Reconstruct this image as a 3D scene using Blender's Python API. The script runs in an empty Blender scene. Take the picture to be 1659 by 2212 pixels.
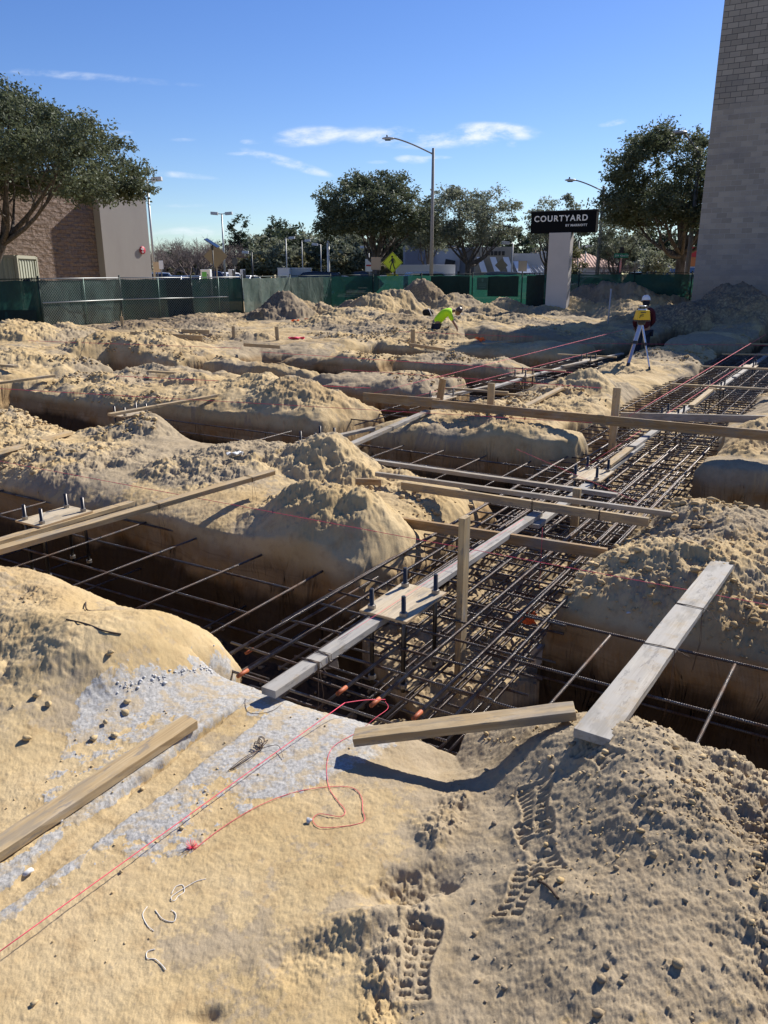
import bpy, bmesh, math, random
import numpy as np
from mathutils import Vector, Matrix
random.seed(7)
RNG = np.random.default_rng(11)
R = math.radians
SC = bpy.context.scene
COL = SC.collection

# ------------------------------------------------------------------ camera
EYE = 2.0
cam_d = bpy.data.cameras.new('camera')
cam = bpy.data.objects.new('camera', cam_d)
COL.objects.link(cam)
cam.location = (0, 0, EYE)
cam.rotation_euler = (R(90 - 17), 0, 0)
cam_d.sensor_fit = 'HORIZONTAL'
cam_d.sensor_width = 36.0
cam_d.lens = 36.0 * 1680 / 1659
cam_d.clip_start = 0.05
cam_d.clip_end = 3000
SC.camera = cam
SC.render.resolution_x = 768
SC.render.resolution_y = 1024

# ------------------------------------------------------------------ light
SUN_AZ, SUN_EL = 41.5, 36.0        # azimuth clockwise from +Y
SC.view_settings.view_transform = 'Standard'
SC.view_settings.look = 'None'
SC.view_settings.gamma = 1.0
SC.view_settings.exposure = 0.64
sun_d = bpy.data.lights.new('sun', 'SUN')
sun_d.energy = 5.0
sun_d.angle = R(0.5)
sun_d.color = (1.0, 0.955, 0.88)
sun = bpy.data.objects.new('sun', sun_d)
COL.objects.link(sun)
sdir = Vector((math.sin(R(SUN_AZ)) * math.cos(R(SUN_EL)), math.cos(R(SUN_AZ)) * math.cos(R(SUN_EL)), math.sin(R(SUN_EL))))
sun.rotation_euler = sdir.to_track_quat('Z', 'Y').to_euler()
sun.location = (30, 30, 40)

# ------------------------------------------------------------------ survey frame
# the footing grid of the site is turned 31.3 degrees from the viewing direction
TH = R(31.3)
PIT = R(17)
def W(u, v, z=0.0):
    return Vector((u * math.sin(TH) - v * math.cos(TH), u * math.cos(TH) + v * math.sin(TH), z))
def at(px, py, z=0.0, up=0.0):
    """survey sighting: where the line of sight through (px, py) meets height z"""
    a = (px - 829.5) / 1680.0; b = -(py - 1106) / 1680.0
    r = (a, math.cos(PIT) + b * math.sin(PIT), -math.sin(PIT) + b * math.cos(PIT))
    t = (z - EYE) / r[2]
    return Vector((r[0] * t, r[1] * t, z + up))
def atY(px, py, Y):
    """the same sighting met at distance Y"""
    a = (px - 829.5) / 1680.0; b = -(py - 1106) / 1680.0
    r = (a, math.cos(PIT) + b * math.sin(PIT), -math.sin(PIT) + b * math.cos(PIT))
    t = Y / r[1]
    return Vector((r[0] * t, Y, EYE + r[2] * t))

# ------------------------------------------------------------------ node helper
class NT:
    def __init__(self, tree):
        self.t = tree; self.n = tree.nodes; self.l = tree.links
    def node(self, ty, **kw):
        n = self.n.new(ty)
        for k, v in kw.items(): setattr(n, k, v)
        return n
    def put(self, sock, val):
        if isinstance(val, bpy.types.NodeSocket): self.l.new(val, sock)
        elif isinstance(val, (tuple, list)) and sock.type == 'RGBA' and len(val) == 3: sock.default_value = (*val, 1)
        else: sock.default_value = val
    def math(self, op, a, b=0.0, c=None, clamp=False):
        n = self.node('ShaderNodeMath', operation=op, use_clamp=clamp)
        self.put(n.inputs[0], a); self.put(n.inputs[1], b)
        if c is not None: self.put(n.inputs[2], c)
        return n.outputs[0]
    def mix(self, f, a, b, blend='MIX'):
        n = self.node('ShaderNodeMix', data_type='RGBA', blend_type=blend)
        self.put(n.inputs[0], f); self.put(n.inputs[6], a); self.put(n.inputs[7], b)
        return n.outputs[2]
    def noise(self, vec, scale, detail=4, rough=0.55, dist=0.0):
        n = self.node('ShaderNodeTexNoise')
        if vec is not None: self.put(n.inputs['Vector'], vec)
        n.inputs['Scale'].default_value = scale; n.inputs['Detail'].default_value = detail
        n.inputs['Roughness'].default_value = rough; n.inputs['Distortion'].default_value = dist
        return n.outputs[0]
    def vor(self, vec, scale, feature='F1', out=0):
        n = self.node('ShaderNodeTexVoronoi', feature=feature)
        if vec is not None: self.put(n.inputs['Vector'], vec)
        n.inputs['Scale'].default_value = scale
        return n.outputs[out]
    def ramp(self, f, lo, hi):
        n = self.node('ShaderNodeMapRange'); n.interpolation_type = 'SMOOTHSTEP'
        self.put(n.inputs[0], f); n.inputs[1].default_value = lo; n.inputs[2].default_value = hi
        return n.outputs[0]
    def map(self, vec, scale=(1, 1, 1), rot=(0, 0, 0), loc=(0, 0, 0)):
        n = self.node('ShaderNodeMapping')
        self.put(n.inputs[0], vec); n.inputs['Scale'].default_value = scale
        n.inputs['Rotation'].default_value = rot; n.inputs['Location'].default_value = loc
        return n.outputs[0]
    def pos(self): return self.node('ShaderNodeNewGeometry').outputs['Position']
    def obj(self): return self.node('ShaderNodeTexCoord').outputs['Object']
    def sep(self, vec):
        n = self.node('ShaderNodeSeparateXYZ'); self.put(n.inputs[0], vec); return n.outputs
    def attr(self, name):
        return self.node('ShaderNodeAttribute', attribute_name=name).outputs['Fac']
    def bump(self, h, strength=0.5, dist=0.01, normal=None):
        n = self.node('ShaderNodeBump'); self.put(n.inputs['Height'], h)
        n.inputs['Strength'].default_value = strength; n.inputs['Distance'].default_value = dist
        if normal is not None: self.put(n.inputs['Normal'], normal)
        return n.outputs[0]

def mat(name, fn=None, color=(0.5, 0.5, 0.5), rough=0.7, metal=0.0, spec=0.4):
    m = bpy.data.materials.new(name); m.use_nodes = True
    t = NT(m.node_tree)
    b = m.node_tree.nodes['Principled BSDF']
    b.inputs['Base Color'].default_value = (*color, 1)
    b.inputs['Roughness'].default_value = rough
    b.inputs['Metallic'].default_value = metal
    b.inputs['Specular IOR Level'].default_value = spec
    if fn: fn(t, b)
    return m

# ------------------------------------------------------------------ world: physical sky with wisps of cloud
w = bpy.data.worlds.new('World'); SC.world = w; w.use_nodes = True
t = NT(w.node_tree)
bg = w.node_tree.nodes['Background']
sky = t.node('ShaderNodeTexSky', sky_type='NISHITA')
sky.sun_disc = False
sky.sun_elevation = R(SUN_EL); sky.sun_rotation = R(SUN_AZ)
sky.air_density = 1.0; sky.dust_density = 0.12; sky.ozone_density = 2.2; sky.altitude = 0
tc = t.node('ShaderNodeTexCoord').outputs['Generated']
s = t.sep(tc)
ysafe = t.math('MAXIMUM', s[1], 0.02)
gx = t.math('DIVIDE', s[0], ysafe); gz = t.math('DIVIDE', s[2], ysafe)
cmb = t.node('ShaderNodeCombineXYZ'); t.put(cmb.inputs[0], gx); t.put(cmb.inputs[1], gz)
gv = cmb.outputs[0]
streak = t.noise(t.map(gv, (9, 34, 1), (0, 0, R(4))), 1.0, 7, 0.62, 0.6)
puff = t.noise(t.map(gv, (26, 60, 1)), 1.0, 6, 0.65, 0.3)
total = None
#        px    py   rx   ry  tilt  gain  streak?
CLOUDS = [(668, 295, 72, 20, -4, 1.1), (880, 296, 130, 22, 2, 1.1), (1075, 284, 85, 18, 3, 1.15), (1035, 300, 35, 22, 4, .8), (622, 352, 85, 11, 15, 1.1),
          (1323, 265, 28, 7, -8, 1.1), (545, 306, 25, 6, 0, .6), (395, 302, 30, 4, 0, .35), (890, 345, 34, 9, 3, .9), (945, 340, 30, 4, 0, .6),
          (1106, 312, 12, 7, 0, .8), (180, 165, 210, 9, 4, .5), (380, 377, 80, 7, 5, .6), (405, 444, 60, 4, 0, .3), (262, 287, 24, 6, 0, .45),
          (400, 505, 110, 14, -6, .55), (520, 332, 30, 4, 0, .5), (815, 350, 22, 4, 0, .45), (980, 470, 400, 60, 0, .12)]
for (px, py, rx, ry, tilt, g) in CLOUDS:
    c = atY(px, py, 1.0); ex = (atY(px + rx, py, 1.0) - c).x; ey = abs((atY(px, py + ry, 1.0) - c).z)
    dx = t.math('SUBTRACT', gx, c.x); dz = t.math('SUBTRACT', gz, c.z - EYE)
    ca, sa = math.cos(R(-tilt)), math.sin(R(-tilt))
    xr = t.math('DIVIDE', t.math('ADD', t.math('MULTIPLY', dx, ca), t.math('MULTIPLY', dz, sa)), ex)
    zr = t.math('DIVIDE', t.math('SUBTRACT', t.math('MULTIPLY', dz, ca), t.math('MULTIPLY', dx, sa)), ey)
    r2 = t.math('ADD', t.math('MULTIPLY', xr, xr), t.math('MULTIPLY', zr, zr))
    m_ = t.math('MULTIPLY', t.ramp(r2, 1.9, 0.0), g)
    total = m_ if total is None else t.math('ADD', total, m_)
nz = t.math('ADD', t.math('MULTIPLY', streak, 0.62), t.math('MULTIPLY', puff, 0.38))
dens = t.math('SUBTRACT', t.math('MULTIPLY', t.math('POWER', t.math('MINIMUM', total, 1.25), .7), t.math('MULTIPLY_ADD', nz, 4.6, -1.75)), 0.05)
dens = t.ramp(dens, 0.0, 1.15)
front = t.math('GREATER_THAN', s[1], 0.05)
dens = t.math('MULTIPLY', t.math('MULTIPLY', dens, front), 0.85)
hue = t.node('ShaderNodeHueSaturation'); t.put(hue.inputs['Color'], sky.outputs[0])
hue.inputs['Hue'].default_value = 0.512; hue.inputs['Saturation'].default_value = 1.22; hue.inputs['Value'].default_value = 1.0
skyc = t.mix(1.0, hue.outputs[0], (0.86, 0.95, 1.14), 'MULTIPLY')
t.put(bg.inputs[0], t.mix(dens, skyc, (9.0, 9.4, 10.0)))
bg.inputs[1].default_value = 0.072

# ------------------------------------------------------------------ object helpers
def tag(o, label=None, cat=None, group=None, kind=None):
    if label: o['label'] = label
    if cat: o['category'] = cat
    if group: o['group'] = group
    if kind: o['kind'] = kind
    return o
def empty(name, loc, rz=0.0):
    o = bpy.data.objects.new(name, None); COL.objects.link(o)
    o.location = loc; o.rotation_euler = (0, 0, rz); o.empty_display_size = 0.2
    return o
def mesh_np(name, V, F, m=None, parent=None, smooth=False, nside=4):
    """V (n,3) array, F (k,nside) array"""
    me = bpy.data.meshes.new(name)
    V = np.asarray(V, dtype=np.float32); F = np.asarray(F, dtype=np.int32)
    me.vertices.add(len(V)); me.vertices.foreach_set('co', V.ravel())
    me.loops.add(F.size); me.loops.foreach_set('vertex_index', F.ravel())
    me.polygons.add(len(F))
    me.polygons.foreach_set('loop_start', np.arange(0, F.size, F.shape[1], dtype=np.int32))
    me.polygons.foreach_set('loop_total', np.full(len(F), F.shape[1], dtype=np.int32))
    if smooth: me.polygons.foreach_set('use_smooth', np.ones(len(F), dtype=bool))
    me.update(calc_edges=True)
    if m: me.materials.append(m)
    o = bpy.data.objects.new(name, me); COL.objects.link(o)
    if parent: o.parent = parent
    return o
class MB:
    """collects simple shapes into one mesh object"""
    def __init__(self): self.v = []; self.f = []; self.s = []
    def add(self, vs, fs, smooth=False):
        k = len(self.v); self.v += [tuple(p) for p in vs]; self.f += [tuple(i + k for i in f) for f in fs]; self.s += [smooth] * len(fs)
        return self
    def box(self, c, size, M=None):
        x, y, z = size[0] / 2, size[1] / 2, size[2] / 2
        P = [Vector((sx * x, sy * y, sz * z)) for sz in (-1, 1) for sy in (-1, 1) for sx in (-1, 1)]
        if M is not None: P = [M @ p for p in P]
        c = Vector(c)
        return self.add([p + c for p in P], [(0, 2, 3, 1), (4, 5, 7, 6), (0, 1, 5, 4), (2, 6, 7, 3), (0, 4, 6, 2), (1, 3, 7, 5)])
    def tube(self, pts, r, n=8, caps=True, smooth=True):
        pts = [Vector(p) for p in pts]; rs = r if isinstance(r, (list, tuple)) else [r] * len(pts)
        vs = []; fs = []
        prev = None
        for i, p in enumerate(pts):
            d = (pts[min(i + 1, len(pts) - 1)] - pts[max(i - 1, 0)]).normalized()
            if prev is None:
                a = d.orthogonal().normalized()
            else:
                a = (prev - d * prev.dot(d))
                a = a.normalized() if a.length > 1e-6 else d.orthogonal().normalized()
            prev = a; b = d.cross(a)
            for k in range(n):
                q = 2 * math.pi * k / n
                vs.append(p + (a * math.cos(q) + b * math.sin(q)) * rs[i])
        for i in range(len(pts) - 1):
            for k in range(n):
                fs.append((i * n + k, i * n + (k + 1) % n, (i + 1) * n + (k + 1) % n, (i + 1) * n + k))
        self.add(vs, fs, smooth)
        if caps:
            k0 = len(self.v) - len(vs)
            self.f.append(tuple(k0 + k for k in reversed(range(n)))); self.s.append(False)
            self.f.append(tuple(k0 + (len(pts) - 1) * n + k for k in range(n))); self.s.append(False)
        return self
    def prism(self, poly, z0, z1, M=None):
        n = len(poly); vs = [Vector((x, y, z0)) for x, y in poly] + [Vector((x, y, z1)) for x, y in poly]
        if M is not None: vs = [M @ p for p in vs]
        fs = [tuple(reversed(range(n))), tuple(range(n, 2 * n))] + [(i, (i + 1) % n, n + (i + 1) % n, n + i) for i in range(n)]
        return self.add(vs, fs)
    def lathe(self, prof, n=16, c=(0, 0, 0), M=None, smooth=True):
        vs = []; fs = []
        for (r, z) in prof:
            for k in range(n):
                q = 2 * math.pi * k / n; vs.append(Vector((r * math.cos(q), r * math.sin(q), z)))
        if M is not None: vs = [M @ p for p in vs]
        vs = [p + Vector(c) for p in vs]
        for i in range(len(prof) - 1):
            for k in range(n):
                fs.append((i * n + k, i * n + (k + 1) % n, (i + 1) * n + (k + 1) % n, (i + 1) * n + k))
        return self.add(vs, fs, smooth)
    def build(self, name, m, parent=None, bevel=0.0):
        me = bpy.data.meshes.new(name); me.from_pydata([tuple(p) for p in self.v], [], self.f); me.validate()
        if len(me.polygons) == len(self.s): me.polygons.foreach_set('use_smooth', self.s)
        bm = bmesh.new(); bm.from_mesh(me)
        bmesh.ops.recalc_face_normals(bm, faces=bm.faces)
        if bevel > 0:
            es = [e for e in bm.edges if e.is_manifold and e.calc_face_angle(0) > 0.6]
            bmesh.ops.bevel(bm, geom=es, offset=bevel, segments=2, affect='EDGES', profile=0.6)
        bm.to_mesh(me); bm.free(); me.update()
        me.materials.append(m)
        o = bpy.data.objects.new(name, me); COL.objects.link(o)
        if parent: o.parent = parent
        return o
def copy_tree(o, parent=None):
    c = o.copy(); COL.objects.link(c); c.parent = parent
    for ch in KIDS.get(o.name, [x for x in bpy.data.objects if x.parent == o]): copy_tree(ch, c)
    return c
KIDS = {}

# ------------------------------------------------------------------ height noise (tiled spectra)
def spec_tile(n, beta, seed, kmin=1.0, kmax=None):
    rg = np.random.default_rng(seed)
    kx = np.fft.fftfreq(n) * n; ky = np.fft.rfftfreq(n) * n
    k = np.sqrt(kx[:, None] ** 2 + ky[None, :] ** 2); k[0, 0] = 1
    a = k ** (-beta); a[k < kmin] = 0
    if kmax: a[k > kmax] = 0
    a[0, 0] = 0
    F = a * (rg.normal(size=k.shape) + 1j * rg.normal(size=k.shape))
    z = np.fft.irfft2(F, s=(n, n)); z -= z.mean(); z /= z.std()
    return z.astype(np.float32)
def clod_tile(n, count, rmin, rmax, seed):
    rg = np.random.default_rng(seed); z = np.zeros((n, n), np.float32)
    for _ in range(count):
        r = rmin * (rmax / rmin) ** (rg.random() ** 2.2); cx, cy = rg.random(2) * n
        R_ = int(r * 1.5) + 2
        yy, xx = np.mgrid[-R_:R_ + 1, -R_:R_ + 1]
        fx, fy = cx - int(cx), cy - int(cy)
        X = xx - fx; Y = yy - fy
        a = rg.random() * 3.14; e = 0.6 + 0.8 * rg.random()
        Xr = (X * math.cos(a) + Y * math.sin(a)) / (r * e ** .5); Yr = (-X * math.sin(a) + Y * math.cos(a)) / (r / e ** .5)
        # a few random facets make it a lump, not a dome
        d = np.maximum(np.abs(Xr) * .9 + np.abs(Yr) * .35, np.sqrt(Xr ** 2 + Yr ** 2))
        for _k in range(3):
            q = rg.random() * 6.28; d = np.maximum(d, (Xr * math.cos(q) + Yr * math.sin(q)) * 1.25)
        hgt = np.clip(1 - d ** 2.4, 0, None) * r * (0.45 + 0.5 * rg.random()) + (rg.random() - .5) * 0
        ix = (int(cx) + xx) % n; iy = (int(cy) + yy) % n
        z[iy, ix] = np.maximum(z[iy, ix], hgt * (d < 1))
    return z
def S(tile, x, y, size, rot=0.0, ox=0.0, oy=0.0):
    n = tile.shape[0]
    c, s_ = math.cos(rot), math.sin(rot)
    a = ((x * c - y * s_) / size + ox) * n; b = ((x * s_ + y * c) / size + oy) * n
    ia = np.floor(a).astype(np.int64); ib = np.floor(b).astype(np.int64)
    fa = (a - ia).astype(np.float32); fb = (b - ib).astype(np.float32)
    ia %= n; ib %= n; ia1 = (ia + 1) % n; ib1 = (ib + 1) % n
    return (tile[ib, ia] * (1 - fa) + tile[ib, ia1] * fa) * (1 - fb) + (tile[ib1, ia] * (1 - fa) + tile[ib1, ia1] * fa) * fb
TA = spec_tile(1024, 2.1, 1); TB = spec_tile(1024, 1.9, 2); TL = spec_tile(512, 2.6, 3, 1, 24); TF = spec_tile(1024, 1.35, 4, 6)
CLOD = clod_tile(1024, 9000, 3, 26, 5)          # 1 px = 1/1024 of the tile
CLOD2 = clod_tile(1024, 5200, 4, 42, 6)
CLOD3 = clod_tile(1024, 900, 16, 84, 8)
def sst(a, b, x):
    q = np.clip((x - a) / (b - a), 0, 1); return q * q * (3 - 2 * q)
# ------------------------------------------------------------------ terrain: the dug-up site
#          u0     u1     v0     v1    depth
TRENCH = [(2.72, 10.4, 1.42, 2.98, .70), (9.7, 37.0, 1.42, 3.42, .74), (3.08, 4.82, -9.0, 11.5, 1.08),
          (7.20, 9.02, -9.0, 14.8, .90), (8.9, 11.2, 5.75, 6.6, .75), (10.6, 34.0, 5.25, 6.85, .85),
          (10.9, 12.72, 6.5, 10.6, .85), (12.3, 14.15, 10.3, 17.0, .85), (14.7, 17.05, 6.7, 14.0, .85), (18.5, 20.9, 6.7, 13.0, .8),
          (12.0, 19.0, 9.95, 10.5, .5), (7.5, 17.5, 13.9, 14.7, .6), (3.0, 30.0, -2.4, -0.5, .9), (23.6, 25.4, 3.0, 12.0, .8)]
# spoil heaps: position, radius, height, sharpness
def heap(px, py, z, Rr, h, k=1.0, dark=0.0):
    p = at(px, py, z); return (p.x, p.y, Rr, h, k, dark)
def heapY(px, Y, Rr, h, k=1.0, dark=0.0):
    return ((px - 829.5) / 1757.0 * Y, Y, Rr, h, k, dark)
HEAPS = [heap(715, 1010, 0, .62, .42, 1.0), heap(775, 1035, 0, .4, .2, 1), heap(335, 925, 0, .85, .42, 1.3), heap(60, 895, 0, 1.1, .18, 1), heap(30, 985, 0, .9, .10, 1),
         heap(500, 905, 0, .4, .07, 1),
         heap(560, 985, 0, .9, .16, 1), heap(640, 1000, 0, .5, .14, 1), heap(470, 1000, 0, 1.0, .13, 1.4), heap(715, 1125, 0, .75, .30, .8), heap(655, 1112, 0, .6, .24, .8), heap(800, 1140, 0, .55, .24, .8), heap(1430, 1235, 0, .8, .20, .8), heap(1330, 1220, 0, .5, .12, .8), heap(1100, 950, 0, .8, .18, .8), heap(900, 930, 0, .7, .14, .8), heap(700, 880, 0, .8, .16, .8), heap(180, 990, 0, 1.0, .14, .8), heap(860, 1020, 0, .5, .10, 1), heap(1000, 1050, .1, .45, .10, 1), heap(230, 760, 0, 1.5, .50, 1), heap(340, 755, 0, 1.3, .42, 1), heap(40, 735, 0, 2.2, .55, 1), heap(10, 785, 0, 1.5, .35, 1),
         heap(560, 845, 0, 1.1, .35, 1), heap(430, 830, 0, .9, .22, 1), heap(650, 870, 0, 1.0, .32, 1), heap(720, 870, 0, .7, .18, 1),
         heap(1270, 838, .05, .8, .38, 1), heap(1130, 905, 0, .6, .12, 1), heap(1410, 770, 0, .9, .16, 1), heap(1330, 800, 0, .8, .2, 1),
         heap(1500, 1110, 0, .9, .24, 1), heap(1640, 1090, 0, .9, .30, 1), heap(1600, 1170, 0, .8, .14, 1), heap(1659, 960, 0, .9, .3, 1),
         heap(1000, 790, 0, 1.4, .25, 1), heap(880, 800, 0, 1.2, .25, 1),
         # large heaps towards the fence
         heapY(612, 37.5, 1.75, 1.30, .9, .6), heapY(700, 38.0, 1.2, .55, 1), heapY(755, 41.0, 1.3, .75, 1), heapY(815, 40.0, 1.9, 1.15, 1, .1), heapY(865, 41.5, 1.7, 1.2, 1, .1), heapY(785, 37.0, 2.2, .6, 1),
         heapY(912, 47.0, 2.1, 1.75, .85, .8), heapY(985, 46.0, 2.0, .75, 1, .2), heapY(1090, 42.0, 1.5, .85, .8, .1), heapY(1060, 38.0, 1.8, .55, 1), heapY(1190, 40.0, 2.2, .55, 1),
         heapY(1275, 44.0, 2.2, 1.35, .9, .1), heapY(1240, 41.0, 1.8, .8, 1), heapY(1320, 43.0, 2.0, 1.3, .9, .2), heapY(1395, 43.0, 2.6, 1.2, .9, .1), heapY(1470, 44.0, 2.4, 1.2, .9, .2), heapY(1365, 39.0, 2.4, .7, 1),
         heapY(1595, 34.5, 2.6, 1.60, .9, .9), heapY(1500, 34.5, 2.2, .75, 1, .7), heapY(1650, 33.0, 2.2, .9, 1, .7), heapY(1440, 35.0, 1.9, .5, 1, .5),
         heapY(978, 26.0, .9, .42, 1, .5), heapY(905, 26.5, .8, .2, 1), heapY(1000, 34.0, 2.0, .35, 1), heapY(850, 32.0, 1.8, .35, 1), heapY(700, 31.0, 1.8, .3, 1), heapY(960, 30.0, 1.4, .35, 1), heapY(1120, 33.0, 1.8, .35, 1), heapY(420, 33.0, 2.0, .30, 1, .8),
         heapY(300, 31.5, 2.0, .22, 1, .9), heapY(330, 24.5, 1.2, .4, 1), heapY(520, 26.0, 1.3, .25, 1), heapY(130, 27.5, 1.5, .4, 1)]

def ground(X, Y, attrs=False):
    X = np.asarray(X, dtype=np.float64); Y = np.asarray(Y, dtype=np.float64)
    u = X * math.sin(TH) + Y * math.cos(TH); v = -X * math.cos(TH) + Y * math.sin(TH)
    # wandering edges
    wu = S(TL, u, v, 9.0) * .075 + S(TA, u, v, 3.3, .4) * .022 + S(TA, u, v, .9) * .003
    wv = S(TL, u, v, 8.0, .3, .4, .2) * .06 + S(TA, u, v, 2.9, 1.1, .3) * .038 + S(TA, u, v, 1.1, .5) * .004
    uu = u + wu; vv = v + wv
    d = np.full(X.shape, -9.0); dep = np.zeros(X.shape)
    for (u0, u1, v0, v1, h) in TRENCH:
        di = np.minimum(np.minimum(uu - u0, u1 - uu), np.minimum(vv - v0, v1 - vv))
        better = di > d
        hk = np.clip(.24 - np.abs(di - d), 0, None)
        d = np.maximum(di, d) + hk * hk / .96; dep = np.where(better, h, dep)
    inside = sst(0.0, 0.16, d)
    shoulder = .17 * np.exp(np.clip(d, -5, 0) / .24) * (1 + .35 * S(TL, u, v, 5.0, .8))
    # general surface
    fg = sst(4.5, 2.2, np.hypot(X, Y))                       # swept ground where the photographer stands
    far = sst(17, 30, Y)
    amp = 1 - .75 * fg
    z = S(TL, u, v, 15.0, .2) * .055 * amp + S(TA, u, v, 5.1, .5) * .032 * amp + S(TB, u, v, 1.7, 1.2) * .009
    lump = sst(-.15, .8, S(TL, u, v, 7.0, .9, .1, .6) + .4 * S(TB, u, v, 2.2, .2))       # broken, cloddy patches
    z += far * (np.abs(S(TA, u, v, 11.0, .7)) * .10 + np.abs(S(TB, u, v, 4.3, .1)) * .05 - .08) * sst(21, 14, v)
    z += (1 - fg) * (1 - far) * .05 * sst(8, 14, Y) * np.abs(S(TB, u, v, 3.1, .6))
    dark = np.zeros(X.shape); heapm = np.zeros(X.shape)
    nA = S(TA, u, v, 3.7, .25); nB = S(TB, u, v, 1.3, .9)
    for (hx, hy, Rr, h, k, dk) in HEAPS:
        r = np.hypot(X - hx, Y - hy) / Rr
        sel = r < 1.7
        if not sel.any(): continue
        rr = r[sel] * (1 + .13 * nA[sel] + .05 * nB[sel])
        c = np.clip(1.12 - rr, 0, None) ** (1.25 * k)
        c = np.minimum(c, .93 + .03 * nB[sel])
        zz = h * c
        z[sel] = np.maximum(z[sel], z[sel] * .4 + zz) if True else 0
        m_ = sst(1.15, .7, rr)
        dark[sel] = np.maximum(dark[sel], m_ * dk); heapm[sel] = np.maximum(heapm[sel], m_)
    lump = np.clip(np.maximum(lump * (1 - fg), heapm), 0, 1) * (1 - .85 * np.exp(np.clip(d, -5, 0) / .22))
    # ---- foreground: slab level on the left, footprint-marked mound on the right, bank along the first trench
    slab = sst(3.3, 2.6, u) * sst(-.5, .4, 4.2 - np.hypot(X, Y))
    z = z * (1 - slab * .9)
    bank = (.55 * sst(1.0, 2.7, u) + .45 * sst(1.75 + .08 * nB, 2.45 + .08 * nB, u)) * sst(2.62, 3.2, v) * sst(3.5, 2.75, u)
    z += bank * (.27 + .05 * S(TL, u, v, 2.9) + .02 * S(TA, u, v, 1.3)) + .035 * np.exp(-((u - 1.85 - .08 * nB) / .10) ** 2) * sst(2.9, 3.5, v) * np.abs(S(TA, u, v, .8)) + .03 * sst(1.0, 2.0, u) * sst(2.4, 3.4, v) * sst(3.6, 3.0, u)
    # mound on the right; its foot runs from the first trench towards the photographer
    foot = X - (0.06 + .30 * (Y - 1.6) * sst(3.4, 2.0, Y) + .20 * sst(2.2, 3.2, Y)) - .07 * S(TL, X, Y, 4.0) - .03 * S(TB, X, Y, 1.6)
    side = sst(-.05, .80, foot)
    top = sst(3.75, 2.95, u + 0 * v)
    mound = side * top * (.29 + .11 * np.exp(-((X - .8) / .45) ** 2 - ((Y - 2.35) / .6) ** 2) - .12 * sst(.75, 1.9, X + .9 * np.clip(2.2 - Y, 0, 2)))
    z += mound * (1 + .10 * S(TL, X, Y, 2.6)) + .05 * sst(-.6, -.1, foot) * top * .5
    # washed-out hollow and the low berm at the mound's foot
    pa = (X - .13) * .78 + (Y - 2.16) * .62; pb = -(X - .13) * .62 + (Y - 2.16) * .78
    z -= .060 * np.exp(-((pa / .17) ** 2 + ((pb + .02 * S(TB, X, Y, .5)) / .055) ** 2)) * (1 + .3 * nB)
    z += .05 * np.exp(-(((X + .10) / .28) ** 2 + ((Y - 1.98 - .25 * X) / .07) ** 2)) * (1 + .5 * nB)
    z -= .07 * np.exp(-(((X - .30) / .30) ** 2 + ((Y - 2.95) / .16) ** 2))
    z -= .03 * np.exp(-(((X + .50) / .05) ** 2 + ((Y - 1.66 + .02 * nB) / .03) ** 2))
    mlump = side * top * sst(.66, 1.05, X + .12 * S(TL, X, Y, 2.0, .3) + .42 * np.clip(2.45 - Y, 0, 1.1)) * sst(-.5, .6, S(TL, X, Y, 1.7, .6, .3) + .15 + .9 * sst(.5, 1.1, X + .5 * np.clip(2.3 - Y, 0, 1)))
    seam = np.exp(-((foot + .02) / .07) ** 2) * sst(2.9, 2.5, Y) * sst(-.2, .6, S(TL, X, Y, 1.1, .2, .7) + .25)
    mlump = np.clip(mlump + .75 * seam + .35 * np.exp(-((X + .18 - .5 * (Y - 1.85)) / .16) ** 2) * np.exp(-((Y - 1.88) / .13) ** 2), 0, 1)
    # grooves pressed in the slab strip (they run with the footing grid)
    lg = (X * math.sin(R(25)) + Y * math.cos(R(25))); lv = (-X * math.cos(R(25)) + Y * math.sin(R(25)))
    e2c = 2.02 - .095 * (lg - 1.34)
    edge1 = lv - 2.08 - .007 * S(TB, X, Y, .8); edge2 = lv - e2c - .008 * S(TB, X, Y, .8)
    groove = sst(-.006, .016, -edge1) * sst(-.03, .03, edge2) * sst(2.85, 2.45, lg)
    z += (.020 * sst(.008, -.014, -edge1) * sst(.45, .02, edge1) - .012 * groove - .034 * np.exp(-((edge1 + .008) / .008) ** 2) * sst(-1.2, -.2, S(TB, X, Y, 1.6, .2))) * sst(2.95, 2.5, lg) * sst(3.1, 2.7, u)
    # boot prints
    def prints(z, cx, cy, ang, L=.30, Wd=.105, deep=.0095):
        c, s_ = math.cos(ang), math.sin(ang)
        a = (X - cx) * c + (Y - cy) * s_; b = -(X - cx) * s_ + (Y - cy) * c
        wloc = Wd / 2 * (1 - .22 * np.cos(a / L * 6.0 + .8))
        m_ = sst(wloc + .006, wloc - .008, np.abs(b) + .004 * nB) * sst(L / 2, L / 2 - .012, np.abs(a) + .008 * nB) * sst(-1.5, -.3, S(TB, X, Y, .35, .4) + .6)
        lug = sst(.1, .7, np.sin(a / .026 * 6.283 * .9 + np.sign(b) * 1.1 + np.abs(b) * 20))
        split = sst(.004, .010, np.abs(b))
        rim = np.exp(-((np.maximum(np.abs(b) - wloc, np.abs(a) - L / 2)) / .012) ** 2)
        return z - m_ * (.005 + deep * lug * split) + .006 * rim * (1 - m_)
    for (px, py, zz, ang, L) in PRINTS:
        p = at(px, py, zz); z = prints(z, p.x, p.y, ang, L)
    # clods
    c1 = S(CLOD, u, v, 3.7, .3) / 1024 * 3.7; c2 = S(CLOD2, u, v, 1.9, 1.0) / 1024 * 1.9; c3 = S(CLOD, u, v, 1.55, 2.0, .3) / 1024 * 1.55; c4 = S(CLOD2, u, v, 9.1, .6) / 1024 * 9.1
    rough = lump * (1 - fg)
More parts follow.
